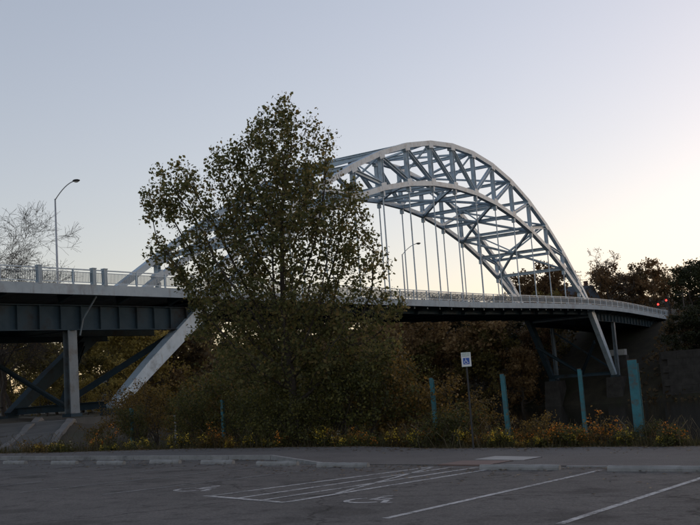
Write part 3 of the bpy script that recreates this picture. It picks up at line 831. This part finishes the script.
# ------------------------------------------------------------------ vegetation
def grow(rng, h, trunk_r, limbs=12, levels=2, kids=4, spread=.42, start=.22, lift=.35, minr=.012, seglen=4):
    """a trunk with limbs, branches and twigs; returns segments and twig points"""
    segs = []; tips = []
    def branch(p, d, ln, r, lev):
        n = seglen if lev > 0 else 3; p = p.copy(); d = d.copy()
        for i in range(n):
            d = d + rng.normal(size=3)*.20; d[2] += lift*.18; d /= np.linalg.norm(d)
            q = p + d*ln/n; r1 = max(minr, r*(1-.75/n)); segs.append((*p, *q, r, r1)); r = r1; p = q
            if lev > 0 and i >= 1:
                for _ in range(1 if i < n-1 else kids-2):
                    e = d + rng.normal(size=3)*.62; e /= np.linalg.norm(e)
                    branch(p, e, ln*rng.uniform(.42, .66), max(minr, r*.62), lev-1)
            if lev == 0: tips.append(p.copy())
    p = np.zeros(3); nT = 10; r = trunk_r; hh = h*.86
    for i in range(nT):
        q = p + np.array([rng.normal()*.018*h, rng.normal()*.018*h, hh/nT]); r1 = max(minr*1.5, trunk_r*(1-(i+1)/nT*.9)); segs.append((*p, *q, r, r1))
        if (i+1)/nT > start:
            f = ((i+1)/nT-start)/(1-start)
            for _ in range(max(1, round(limbs/(nT*(1-start))))):
                a = rng.uniform(0, 2*math.pi); el = rng.uniform(.1, .5)+.5*f
                e = np.array([math.cos(a)*math.cos(el), math.sin(a)*math.cos(el), math.sin(el)])
                branch(q, e, h*spread*(1-.62*f)*rng.uniform(.7, 1.15)*(.75+.5*min(1, f*3)), max(minr, r1*.6), levels)
        p = q; r = r1
    segs[0] = (*segs[0][:6], trunk_r*1.35, segs[0][7])
    return segs, np.array(tips)

def tree_meshes(name, seed, h, nleaf, leaf, mat, bark='bark', **kw):
    rng = np.random.default_rng(seed)
    segs, tips = grow(rng, h, h*.02, **kw)
    tm = tubes_mesh(name+'_trunk', segs, MT[bark], 5)
    ci = rng.integers(0, len(tips), nleaf)
    C = tips[ci]+rng.normal(size=(nleaf, 3))*h*.03*np.array([1, 1, .8])
    return tm, leaves_mesh(name+'_crown', C, leaf, rng, MT[mat])
FAR = [tree_meshes('tree', 11, 11, 3600, .42, 'rustleaf'), tree_meshes('tree', 12, 11, 3600, .42, 'rustleaf', spread=.36, limbs=15),
       tree_meshes('tree', 13, 11, 3000, .42, 'rustleaf', spread=.5, limbs=11), tree_meshes('tree', 14, 11, 4200, .40, 'rustleaf', spread=.3, limbs=18, start=.08)]
def place_tree(name, var, x, y, scale, mat, label, group, rz=None, sz=1.0, sink=.2):
    z = gz(x, y)-sink; root = empty(name, (x, y, z), random.uniform(0, 6.28) if rz is None else rz); root.scale = (scale, scale, scale*sz)
    tag(root, label, 'tree', group)
    link('trunk', FAR[var][0], root); link('crown', FAR[var][1], root, mat=MT[mat])
    return root
random.seed(7)
rows_ = {}
def row_tree(key, *a, **k): rows_.setdefault(key, []).append(place_tree(*a, **k))
# skyline trees beyond the far bridge end: bearing tan, distance, top height
def top_tree(px_tan, yy, ztop, mat, var, key, name='deciduous_tree', sz=1.0, wide=1.0):
    x = px_tan*yy; s = (ztop-gz(x, yy))/11/1.0
    row_tree(key, name, var, x, yy, s*wide, mat, 'x', 'trees along the far bank', sz=sz/wide)
for (tn, yy, zt_, mat, var) in ((.150, 232, 20, 'brown', 0), (.166, 222, 22.3, 'rustleaf', 2), (.180, 238, 24.5, 'brown', 1), (.196, 226, 25.5, 'rustleaf', 0), (.210, 232, 24.6, 'brown', 2),
        (.222, 246, 24, 'darkgreen', 1), (.246, 250, 25.5, 'rustleaf', 2), (.258, 238, 25.6, 'rustleaf', 0), (.268, 254, 26.3, 'brown', 1), (.278, 240, 25.5, 'rustleaf', 3), (.287, 258, 27.4, 'brown', 0),
        (.297, 242, 26.0, 'rustleaf', 2), (.305, 262, 27, 'rustleaf', 1), (.315, 250, 24.5, 'brown', 0), (.324, 256, 25.8, 'rustleaf', 2), (.338, 236, 26.3, 'darkgreen', 3), (.350, 240, 26.6, 'darkgreen', 1),
        (.362, 246, 27, 'darkgreen', 0), (.376, 238, 25, 'brown', 2), (.39, 236, 26, 'rustleaf', 0)):
    top_tree(tn, yy, zt_, mat, var, 'sky_'+mat)
# trees on the far bank seen below the deck
rg = random.Random(21)
for i in range(64):
    tn = -.225+.0086*i + rg.uniform(-.004, .004)
    den = D[1]+tn*D[0]
    s_in = rg.choice((4, 9, 16, 24, 32))
    r_guess = -100
    for _ in range(8):
        y_ = (np.interp(r_guess, NB_R, FB_P)+s_in)/den; r_guess = tn*y_*E_[0]+y_*E_[1]
    x_ = tn*y_
    if abs((np.array([x_, y_])-N0) @ NV - 6) < 11 and ((np.array([x_, y_])-N0) @ D) > 112: continue
    if tn > .2 and (np.array([x_, y_])-N0) @ NV < 19: continue
    mat = rg.choices(('brown', 'rustleaf', 'olive', 'darkgreen'), (4, 3, 3, 3))[0]
    if tn < -.02: mat = rg.choice(('darkgreen', 'brown', 'olive'))
    topz = rg.uniform(9, 15) if s_in < 12 else (rg.uniform(17, 21) if tn > .0 else rg.uniform(21, 28))
    row_tree('bank_'+mat, 'deciduous_tree', rg.randrange(4), x_, y_, max(.35, (topz-gz(x_, y_))/11)*1.1, mat, 'x', 'trees along the far bank')
for (tn, yy, zt_, mat, var, w) in ((.045, 199, 13.6, 'tan', 2, 1.0), (.062, 202, 12.5, 'tan', 0, 1.0), (.085, 199, 12, 'tan', 3, 1.0), (.10, 198, 13.4, 'tan', 2, 1.1), (.122, 197, 12, 'tan', 0, 1.1), (.142, 196, 10, 'olive', 2, 1.0), (.028, 204, 12, 'olive', 1, 1.0), (.160, 194, 8.5, 'tan', 3, 1.0), (.075, 196, 8, 'olive', 2, 1.0), (.112, 194, 7.5, 'olive', 0, 1.0)):
    row_tree('bank_'+mat, 'deciduous_tree', var, tn*yy, yy, max(.4, (zt_-gz(tn*yy, yy))/11)*w, mat, 'x', 'trees along the far bank')
# yellow trees on the near bank upstream, seen under the left end of the deck
for i, (tn, yy, zt_, mat, var) in enumerate(((-.375, 150, 13, 'olive', 0), (-.352, 140, 12, 'olive', 2), (-.335, 152, 12.2, 'yellow', 1), (-.318, 143, 10.8, 'olive', 0), (-.300, 150, 11.4, 'yellow', 3), (-.283, 140, 11, 'olive', 2),
        (-.266, 152, 12, 'yellow', 0), (-.248, 143, 11.8, 'yellow', 2), (-.23, 150, 12.2, 'yellow', 1), (-.212, 146, 11.4, 'yellow', 0), (-.196, 154, 10.6, 'brown', 2), (-.345, 165, 14.5, 'olive', 0), (-.31, 168, 13.5, 'yellow', 3), (-.275, 166, 14.5, 'yellow', 1), (-.24, 168, 14.5, 'olive', 0), (-.205, 164, 14, 'yellow', 3), (-.18, 160, 13.5, 'brown', 0), (-.165, 170, 14, 'olive', 2), (-.36, 122, 7, 'olive', 3), (-.31, 120, 5.5, 'olive', 2), (-.27, 125, 5.8, 'yellow', 3), (-.235, 128, 6.5, 'yellow', 2))):
    x_ = tn*yy
    row_tree('near_'+mat, 'deciduous_tree', var, x_, yy, max(.35, (zt_-gz(x_, yy))/11)*1.05, mat, 'x', 'trees on the near bank under the bridge end')
for i, tn in enumerate(np.arange(.318, .42, .0105)):
    yy = (185.5+(i*7 % 5))/(D[1]+D[0]*tn); x_ = tn*yy; zt_ = 10.2+(i*5 % 4)*.45+(tn-.318)*25; mat = ('darkgreen', 'brown', 'darkgreen')[i % 3]
    row_tree('slope_'+mat, 'deciduous_tree', (2, 0, 3, 1)[i % 4], x_, yy, max(.3, (zt_-gz(x_, yy))/11)*1.15, mat, 'x', 'trees along the far bank', sz=.87)
CN = {'brown': 'brown', 'tan': 'tan', 'rustleaf': 'rust-coloured', 'olive': 'olive-green', 'darkgreen': 'dark green', 'yellow': 'yellow-ochre'}
for k, l in rows_.items():
    w, mt = k.split('_')
    label_row(l, {'sky': CN[mt]+' tree on the far skyline, {} of its colour',
                  'bank': CN[mt]+' tree on the far river bank, {} of its colour',
                  'near': CN[mt]+' tree behind the left bridge columns, {} of its colour',
                  'slope': CN[mt]+' low tree above the river wall, {} of its colour'}[w])

# bare trees: left above the deck, and one on the right skyline
def bare_tree(seed, x, y, ztop, label, nleaf, sp=.46, limbs=13, kids=5, leaf=.2, mat='rustleaf', minr=.011):
    rng = np.random.default_rng(seed); z = gz(x, y)-.2; h = ztop-z
    segs, tips = grow(rng, h*1.0, h*.021, limbs=limbs, levels=3, kids=kids, spread=sp, start=.3, lift=.1, minr=minr)
    root = empty('bare_tree', (x, y, z)); tag(root, label, 'tree')
    link('trunk', tubes_mesh('trunk', segs, MT['bark'], 4), root)
    C = tips[rng.integers(0, len(tips), nleaf)]+rng.normal(size=(nleaf, 3))*.25
    link('crown', leaves_mesh('crown', C, leaf, rng, MT[mat]), root)
bare_tree(3, -41.5, 109, 22.5, 'tall bare tree with dark trunk at the left edge behind the bridge', 2200, leaf=.12, mat='brown', kids=8)
bare_tree(5, -39.6, 113, 18.0, 'half-bare tree with a few orange leaves left of the tall street lamp', 2200, kids=7, leaf=.15, sp=.36)
bare_tree(8, -40.2, 118, 16.0, 'small bare tree directly behind the tall street lamp', 1300, kids=7, leaf=.12, mat='brown', sp=.34)
bare_tree(9, 61.0, 236, 29.5, 'thin bare tree poking above the rust-brown trees past the bridge', 500, sp=.36, kids=4, leaf=.3, minr=.03)

# the big tree at the lot edge: branches grown towards points scattered through its crown
def colonise(rng, lobes, base, trunk_top, natt, step=.25, kill=.34, infl=2.2):
    A = []
    wts = np.array([l[6] for l in lobes]); wts = wts/wts.sum()
    for l, w in zip(lobes, wts):
        n = int(natt*w); u = rng.normal(size=(n, 3)); u /= np.linalg.norm(u, axis=1)[:, None]; u *= (rng.uniform(size=n)**.42)[:, None]
        A.append(np.array(l[:3])+u*np.array(l[3:6]))
    A = np.concatenate(A); nodes = [np.array(base)]; par = [-1]
    while nodes[-1][2] < trunk_top:
        nodes.append(nodes[-1]+np.array([rng.normal()*.035, rng.normal()*.035, step])); par.append(len(nodes)-2)
    P = np.array(nodes); near = np.zeros(len(A), int); nd = np.full(len(A), 1e9)
    def upd(start):
        for i in range(start, len(P)):
            d = np.linalg.norm(A-P[i], axis=1); m_ = d < nd; nd[m_] = d[m_]; near[m_] = i
    upd(0)
    alive = np.ones(len(A), bool)
    for it in range(220):
        act = alive & (nd < (infl if it > 25 else 6))
        if not act.any(): break
        ids = np.unique(near[act]); new = []
        for i in ids:
            v = A[act & (near == i)]-P[i]; v /= np.linalg.norm(v, axis=1)[:, None]+1e-9
            d = v.sum(0)+rng.normal(size=3)*.25; d[2] += .12*len(v)**.5; d /= np.linalg.norm(d)+1e-9
            new.append(P[i]+d*step); par.append(int(i))
        st = len(P); P = np.concatenate([P, np.array(new)]); upd(st)
        alive &= nd > kill
        if len(P) > 9500: break
    return P, np.array(par)
def pipe_tree(P, par, tip=.009, pw=2.25):
    r = np.zeros(len(P)); kids = np.zeros(len(P), int)
    for i in range(len(P)-1, 0, -1):
        if r[i] == 0: r[i] = tip**pw
        r[par[i]] += r[i]; kids[par[i]] += 1
    r = r**(1/pw)
    segs = [(*P[par[i]], *P[i], min(r[par[i]], r[i]*1.35), r[i]) for i in range(1, len(P))]
    return segs, r
rng = np.random.default_rng(42)
bx, by = -2.45, 38.0; bz = gz(bx, by)
#        x      y    z     rx   ry   rz   weight
lobes = [(-2.6, 38.0, 8.2, 2.5, 2.3, 2.5, 3.6), (-2.5, 38, 11.2, 1.6, 1.4, 1.7, 1.1), (-2.4, 38, 10.2, 2.2, 1.8, 1.2, .9), (-2.3, 38, 12.6, .75, .6, .75, .26), (-4.4, 38.1, 10.4, 1.2, 1.1, 1.2, .6), (-1.2, 38, 11.7, .8, .7, .9, .25), (-2.0, 38.2, 10.4, 1.6, 1.4, 1.2, .6),
         (-6.6, 38.2, 9.8, 1.25, 1.2, 1.35, .75), (-7.2, 38, 9.3, .8, .8, .8, .25), (-6.9, 37.8, 7.5, 1.0, .9, .7, .25), (-5.0, 38, 8.2, 1.7, 1.6, 1.5, .95), (-5.4, 38.3, 6.5, 1.5, 1.5, 1.0, .7),
         (-.75, 38, 11.0, .75, .7, 1.1, .28), (.1, 38, 9.0, .8, .8, .8, .3), (-.5, 38.2, 8.0, 1.5, 1.5, 1.9, 1.25), (.65, 38, 6.6, 1.15, 1.1, 1.1, .5), (-3.1, 38, 5.4, 3.3, 2.4, 1.6, 2.6), (-2.5, 38.2, 3.4, 3.3, 2.2, 1.7, 2.2), (-.2, 38.4, 3.6, 1.9, 1.7, 2.2, 1.3), (1.1, 38.4, 4.9, 1.0, 1.0, .9, .4), (-5.3, 38.6, 4.4, 1.3, 1.3, 1.0, .5)]
P, par = colonise(rng, lobes, (bx, by, bz-.2), 1.6, 4600)
segs, rad = pipe_tree(P, par)
big = empty('leafy_tree', (bx, by, bz)); tag(big, 'tall olive-green leafy tree at the lot edge hiding part of the bridge', 'tree')
bl = np.array([bx, by, bz]); A_ = np.array(segs); A_[:, :3] -= bl; A_[:, 3:6] -= bl
link('trunk', tubes_mesh('trunk', A_, MT['bark'], 6), big)
tipi = np.where((rad < .032) & (P[:, 2] > 1.4))[0]
nl = 45000
wt = rng.gamma(1.15, 1, len(tipi)); ci = rng.choice(tipi, nl, p=wt/wt.sum()); C = P[ci]-bl+np.clip(rng.normal(size=(nl, 3)), -1.8, 1.8)*.17
link('crown', leaves_mesh('crown', C, .118, rng, MT['fgleaf'], aspect=.78, var=.6), big)

# shrubs and saplings along the bank
def bush(rng, h, wdt, stems, nleaf, leaf, levels=2, minr=.006):
    segs = []; tips = []
    def branch(p, d, ln, r, lev):
        p = p.copy(); d = d.copy(); n = 4
        for i in range(n):
            d = d+rng.normal(size=3)*.2; d[2] += .05; d /= np.linalg.norm(d); q = p+d*ln/n; r1 = max(minr, r*.8); segs.append((*p, *q, r, r1)); p, r = q, r1
            if lev > 0 and i >= 1:
                e = d+rng.normal(size=3)*.6; e /= np.linalg.norm(e); branch(p, e, ln*rng.uniform(.35, .6), max(minr, r*.6), lev-1)
            if lev <= 1 and i >= 1: tips.append(p.copy())
    for s in range(stems):
        a = rng.uniform(0, 6.28); t_ = rng.uniform(0, .75); d = np.array([math.cos(a)*t_*wdt/h, math.sin(a)*t_*wdt/h, 1.0]); d /= np.linalg.norm(d)
        branch(np.array([math.cos(a)*.1, math.sin(a)*.1, -.1]), d, h*rng.uniform(.6, .95), .02*h**.5, levels)
    tips = np.array(tips); C = tips[rng.integers(0, len(tips), nleaf)]+rng.normal(size=(nleaf, 3))*.09*h**.5
    C[:, 2] = np.maximum(C[:, 2], .02)
    return segs, C, tips
BUSH = []
for i, (h, w, st_, nl_, lf) in enumerate(((2.6, 1.6, 9, 2600, .11), (2.0, 1.6, 9, 2200, .10), (3.3, 1.7, 8, 3200, .12), (1.3, 1.2, 10, 1500, .085))):
    rg_ = np.random.default_rng(100+i); sg_, C_, tp = bush(rg_, h, w, st_, nl_, lf)
    BUSH.append((tubes_mesh('stems', sg_, MT['bark'], 4), leaves_mesh('foliage', C_, lf, rg_, MT['shrub'])))
shr = {}
def shrub(var, x, y, s, mat, key):
    root = empty('shrub', (x, y, gz(x, y)), random.uniform(0, 6.28)); root.scale = (s, s, s)
    link('stems', BUSH[var][0], root); link('foliage', BUSH[var][1], root, mat=MT[mat]); tag(root, 'x', 'shrub', 'shrubs along the lot edge'); shr.setdefault(key, []).append(root)
for (p_, r_, var, s, mat) in ((31.6, -19.3, 2, .85, 'shrub'), (33.6, -18.0, 0, .95, 'shrubwarm'), (31.2, -16.2, 3, .75, 'shrub'), (31.0, -15.4, 3, .9, 'shrub'), (32.0, -15.2, 1, .8, 'shrubwarm'), (31.4, -20.2, 0, 1.0, 'shrub'),
        (32.4, -21.3, 2, .9, 'shrub'), (32.3, -23.4, 2, .85, 'shrub'), (31.6, -24.8, 0, .75, 'shrub'), (33, -26.4, 1, .9, 'shrub'), (34, -19.6, 2, 1.05, 'shrubwarm'), (34.5, -17.3, 0, .85, 'shrub'), (33.8, -22.3, 2, 1.1, 'shrub'),
        (30.3, -21.7, 1, .85, 'shrub'), (30.4, -22.7, 0, .7, 'shrub'), (31.2, -12.6, 3, .75, 'shrubwarm'), (31.0, -9.0, 3, .55, 'shrub'), (31.8, -31.0, 0, .6, 'shrub'), (33.6, -31.6, 2, .7, 'shrubwarm'), (35.0, -33.8, 1, .8, 'shrubwarm'), (33.0, -28.9, 0, .7, 'shrub'), (37, -36.2, 2, .65, 'shrubwarm'),
        (36, -29.5, 2, .95, 'shrubwarm'), (37.5, -31.5, 2, .9, 'shrub'), (38, -26, 2, 1.0, 'shrub'), (33.5, -10.8, 3, .7, 'shrub'),
        (39, -29, 2, 1.3, 'shrub'), (41, -32.5, 2, 1.3, 'shrubwarm'), (42, -35.5, 2, 1.15, 'shrub'), (36.5, -25, 2, 1.3, 'shrub'), (37, -22, 2, 1.25, 'shrub'), (44, -38.5, 2, 1.2, 'shrubwarm'), (46, -35, 2, 1.5, 'shrub'), (43.5, -29.5, 2, 1.4, 'shrub'), (34.5, -27.6, 0, 1.1, 'shrub'), (36, -35.5, 0, .75, 'shrubwarm'), (49, -39.5, 2, 1.1, 'shrub'), (33.2, -34.8, 3, .8, 'shrubwarm')):
    shrub(var, *xy(p_, r_), s, mat, mat)
label_row(shr['shrub'], 'green shrub behind the walkway, {} of the green ones')
label_row(shr['shrubwarm'], 'yellowing shrub behind the walkway, {} of the yellowing ones')

# flowering weeds
def flower_plant(seed, h, nfl, fmat, nleaf=520):
    rg_ = np.random.default_rng(seed); sg_, C_, tp = bush(rg_, h, .75, 9, nleaf, .06, levels=1, minr=.004)
    st_ = tubes_mesh('stems', sg_, MT['bark'], 3); lf = leaves_mesh('foliage', C_, .07, rg_, MT['shrub'])
    hi = tp[tp[:, 2] > .45*tp[:, 2].max()]; cl = hi[rg_.integers(0, len(hi), max(3, nfl//9))]
    Cf = cl[rg_.integers(0, len(cl), nfl)]+rg_.normal(size=(nfl, 3))*.05
    return st_, lf, leaves_mesh('blossoms', Cf, .05, rg_, MT[fmat], aspect=1.0)
FLW = {'fl_yellow': [flower_plant(200, .75, 110, 'fl_yellow'), flower_plant(201, .6, 80, 'fl_yellow')], 'fl_orange': [flower_plant(202, .8, 130, 'fl_orange'), flower_plant(203, .65, 90, 'fl_orange')], 'fl_pale': [flower_plant(204, .7, 50, 'fl_pale'), flower_plant(205, .55, 40, 'fl_pale')]}
fl = {}
rg = random.Random(5)
spots = [(30.4, -11.2, 'fl_orange', 1.15), (30.6, -11.7, 'fl_orange', 1.2), (30.3, -10.8, 'fl_orange', .95), (30.9, -12.2, 'fl_orange', 1.0), (30.2, -13.4, 'fl_yellow', 1.0), (30.3, -14.3, 'fl_yellow', 1.05), (30.5, -15.2, 'fl_yellow', 1.0), (30.7, -12.9, 'fl_orange', .8),
         (30.6, -20.4, 'fl_yellow', 1.2), (30.4, -20.9, 'fl_yellow', 1.15), (30.0, -22, 'fl_yellow', .9), (29.9, -23.3, 'fl_yellow', 1.0), (29.8, -24.4, 'fl_orange', .9), (29.8, -19.3, 'fl_yellow', 1.1), (29.9, -18.4, 'fl_orange', 1.0), (30.0, -17.2, 'fl_yellow', 1.1), (29.8, -16.3, 'fl_yellow', 1.0), (29.6, -25.6, 'fl_yellow', 1.0)]
for i in range(64):
    r_ = -33.5+i*.41+rg.uniform(-.25, .25); spots.append((wk(r_)[2]+.35+rg.uniform(0, 1.6), r_, rg.choices(('fl_yellow', 'fl_orange', 'fl_pale'), (6, 4 if -24 < r_ < -10 else 1, 3))[0], rg.uniform(.6, 1.15)))
for (p_, r_, fm, s) in spots:
    x, y = xy(p_, r_); a, b_, c_ = rg.choice(FLW[fm]); root = empty('flowering_weed', (x, y, gz(x, y)), rg.uniform(0, 6.28)); root.scale = (s, s, s)
    link('stems', a, root); link('foliage', b_, root, mat=MT[rg.choice(('shrub', 'shrubwarm'))]); link('blossoms', c_, root); tag(root, 'x', 'weed', 'flowering weeds along the walkway'); fl.setdefault(fm, []).append(root)
for k, nm in (('fl_yellow', 'yellow-flowered weed'), ('fl_orange', 'orange-flowered weed'), ('fl_pale', 'weed with pale seed heads')):
    label_row(fl[k], nm+' beside the walkway, {} of its kind')

# rough grass and low weeds
rng = np.random.default_rng(9); n = 26000
r_ = rng.uniform(-48, -4, n); d_ = rng.exponential(1.5, n)
p_ = np.interp(r_, [-60, -36, -31, -26, -20, -10, 45], [26.2, 26.2, 26.8, 28.7, 29.3, 29.6, 29.9])+.02+d_+.15*np.sin(r_*3)
x = D[0]*p_+E_[0]*r_; y = D[1]*p_+E_[1]*r_; z = terrain(x, y); ok = z > WATER+.2
x, y, z, d_ = x[ok], y[ok], z[ok], d_[ok]; n = len(x)
h = rng.uniform(.08, .42, n)*np.clip(.35+d_, .35, 1); a = rng.uniform(0, 6.28, n); lx = rng.normal(size=n)*.35*h; ly = rng.normal(size=n)*.35*h; w = rng.uniform(.012, .03, n)
V = np.stack([np.stack([x-np.cos(a)*w, y-np.sin(a)*w, z-.03], 1), np.stack([x+np.cos(a)*w, y+np.sin(a)*w, z-.03], 1), np.stack([x+lx, y+ly, z+h], 1)], 1).reshape(-1, 3)
gr = link('grass', raw_mesh('grass', V, np.arange(3*n).reshape(n, 3), MT['grassm'], k=3))
tag(gr, 'rough grass and low weeds along the back of the walkway', 'grass', kind='stuff')
def blades(name, n, r_lo, r_hi, off, hlo, hhi, wlo, whi, mat, lab, lean=.3):
    r_ = rng.uniform(r_lo, r_hi, n); cl = np.sin(r_*2.1)+np.sin(r_*.83+2)+.6*np.sin(r_*5.3); keep = rng.uniform(-1.6, 1.6, n) < cl; r_ = r_[keep]; n = len(r_)
    p_ = np.array([wk(a_)[2] for a_ in r_])+off+rng.uniform(0, 1.8, n)
    x = D[0]*p_+E_[0]*r_; y = D[1]*p_+E_[1]*r_; z = terrain(x, y); h = rng.uniform(hlo, hhi, n); a = rng.uniform(0, 6.28, n); w = rng.uniform(wlo, whi, n)
    lx = rng.normal(size=n)*lean*h; ly = rng.normal(size=n)*lean*h
    ca, sa = np.cos(a)*w, np.sin(a)*w
    V = np.stack([np.stack([x-ca, y-sa, z-.03], 1), np.stack([x+ca, y+sa, z-.03], 1), np.stack([x+lx*.4+ca*.6, y+ly*.4+sa*.6, z+h*.6], 1), np.stack([x+lx*.4-ca*.6, y+ly*.4-sa*.6, z+h*.6], 1), np.stack([x+lx, y+ly, z+h*.97], 1), np.stack([x+lx+ca*.1, y+ly, z+h], 1)], 1).reshape(-1, 3)
    k = np.arange(n)[:, None]*6; Fq = np.concatenate([k+np.array([[0, 1, 2, 3]]), k+np.array([[3, 2, 5, 4]])])
    o = link(name, raw_mesh(name, V, Fq, MT[mat])); tag(o, lab, 'grass', kind='stuff')
MT['dry'] = mat_leaf('dry_grass', [(.07, .058, .032), (.13, .108, .065), (.22, .185, .12)], .4)
blades('dry_grass', 2300, -36, -4, .1, .35, 1.0, .005, .011, 'dry', 'tall dry grass stalks among the weeds behind the walkway')
n = 2600; r_ = np.concatenate([rng.uniform(-34, 2, n-900), rng.uniform(-30, 4, 900)]); w2 = np.array([wk(a_) for a_ in r_])
p_ = np.concatenate([w2[:n-900, 2]-rng.exponential(.7, n-900), w2[n-900:, 1]-.35-rng.exponential(1.3, 900)])
hh = np.where(p_ > w2[:, 1]+.0, w2[:, 3], .0); x = D[0]*p_+E_[0]*r_; y = D[1]*p_+E_[1]*r_
C = np.stack([x, y, lotz(x, y)+hh+.016], 1); a = rng.uniform(0, 6.28, n); L_ = rng.uniform(.03, .075, n); ca, sa = np.cos(a)*L_, np.sin(a)*L_
V = np.stack([C+np.stack([-ca, -sa, 0*a], 1), C+np.stack([sa*.6, -ca*.6, .012+0*a], 1), C+np.stack([ca, sa, .004+0*a], 1), C+np.stack([-sa*.6, ca*.6, .012+0*a], 1)], 1).reshape(-1, 3)
MT['litter'] = mat_leaf('fallen_leaf', [(.09, .06, .03), (.16, .10, .045), (.24, .165, .07)], .1)
tag(link('fallen_leaves', raw_mesh('fallen_leaves', V, np.arange(4*n).reshape(n, 4), MT['litter'])), 'dry fallen leaves scattered over the walkway and stall heads', 'leaves', kind='stuff')
# ivy and brush covering the far bank slope
n = 14000; tn = rng.uniform(-.22, .40, n); yy = rng.uniform(165, 262, n); x = tn*yy; y = yy
p_ = x*D[0]+y*D[1]; r_ = x*E_[0]+y*E_[1]; s_in = p_-np.interp(r_, NB_R, FB_P); ok = (s_in > 1) & (s_in < 45) & ~((np.abs((x-N0[0])*NV[0]+(y-N0[1])*NV[1]-6) < 9) & (((x-N0[0])*D[0]+(y-N0[1])*D[1]) > 118))
x, y = x[ok], y[ok]; z = terrain(x, y)+rng.uniform(0, .9, ok.sum())
br = link('brush', leaves_mesh('brush', np.stack([x, y, z], 1), .8, rng, MT['brown'])); tag(br, 'low brush and leaf litter covering the far bank slope', 'brush', kind='stuff')
print('objects', len(bpy.data.objects))
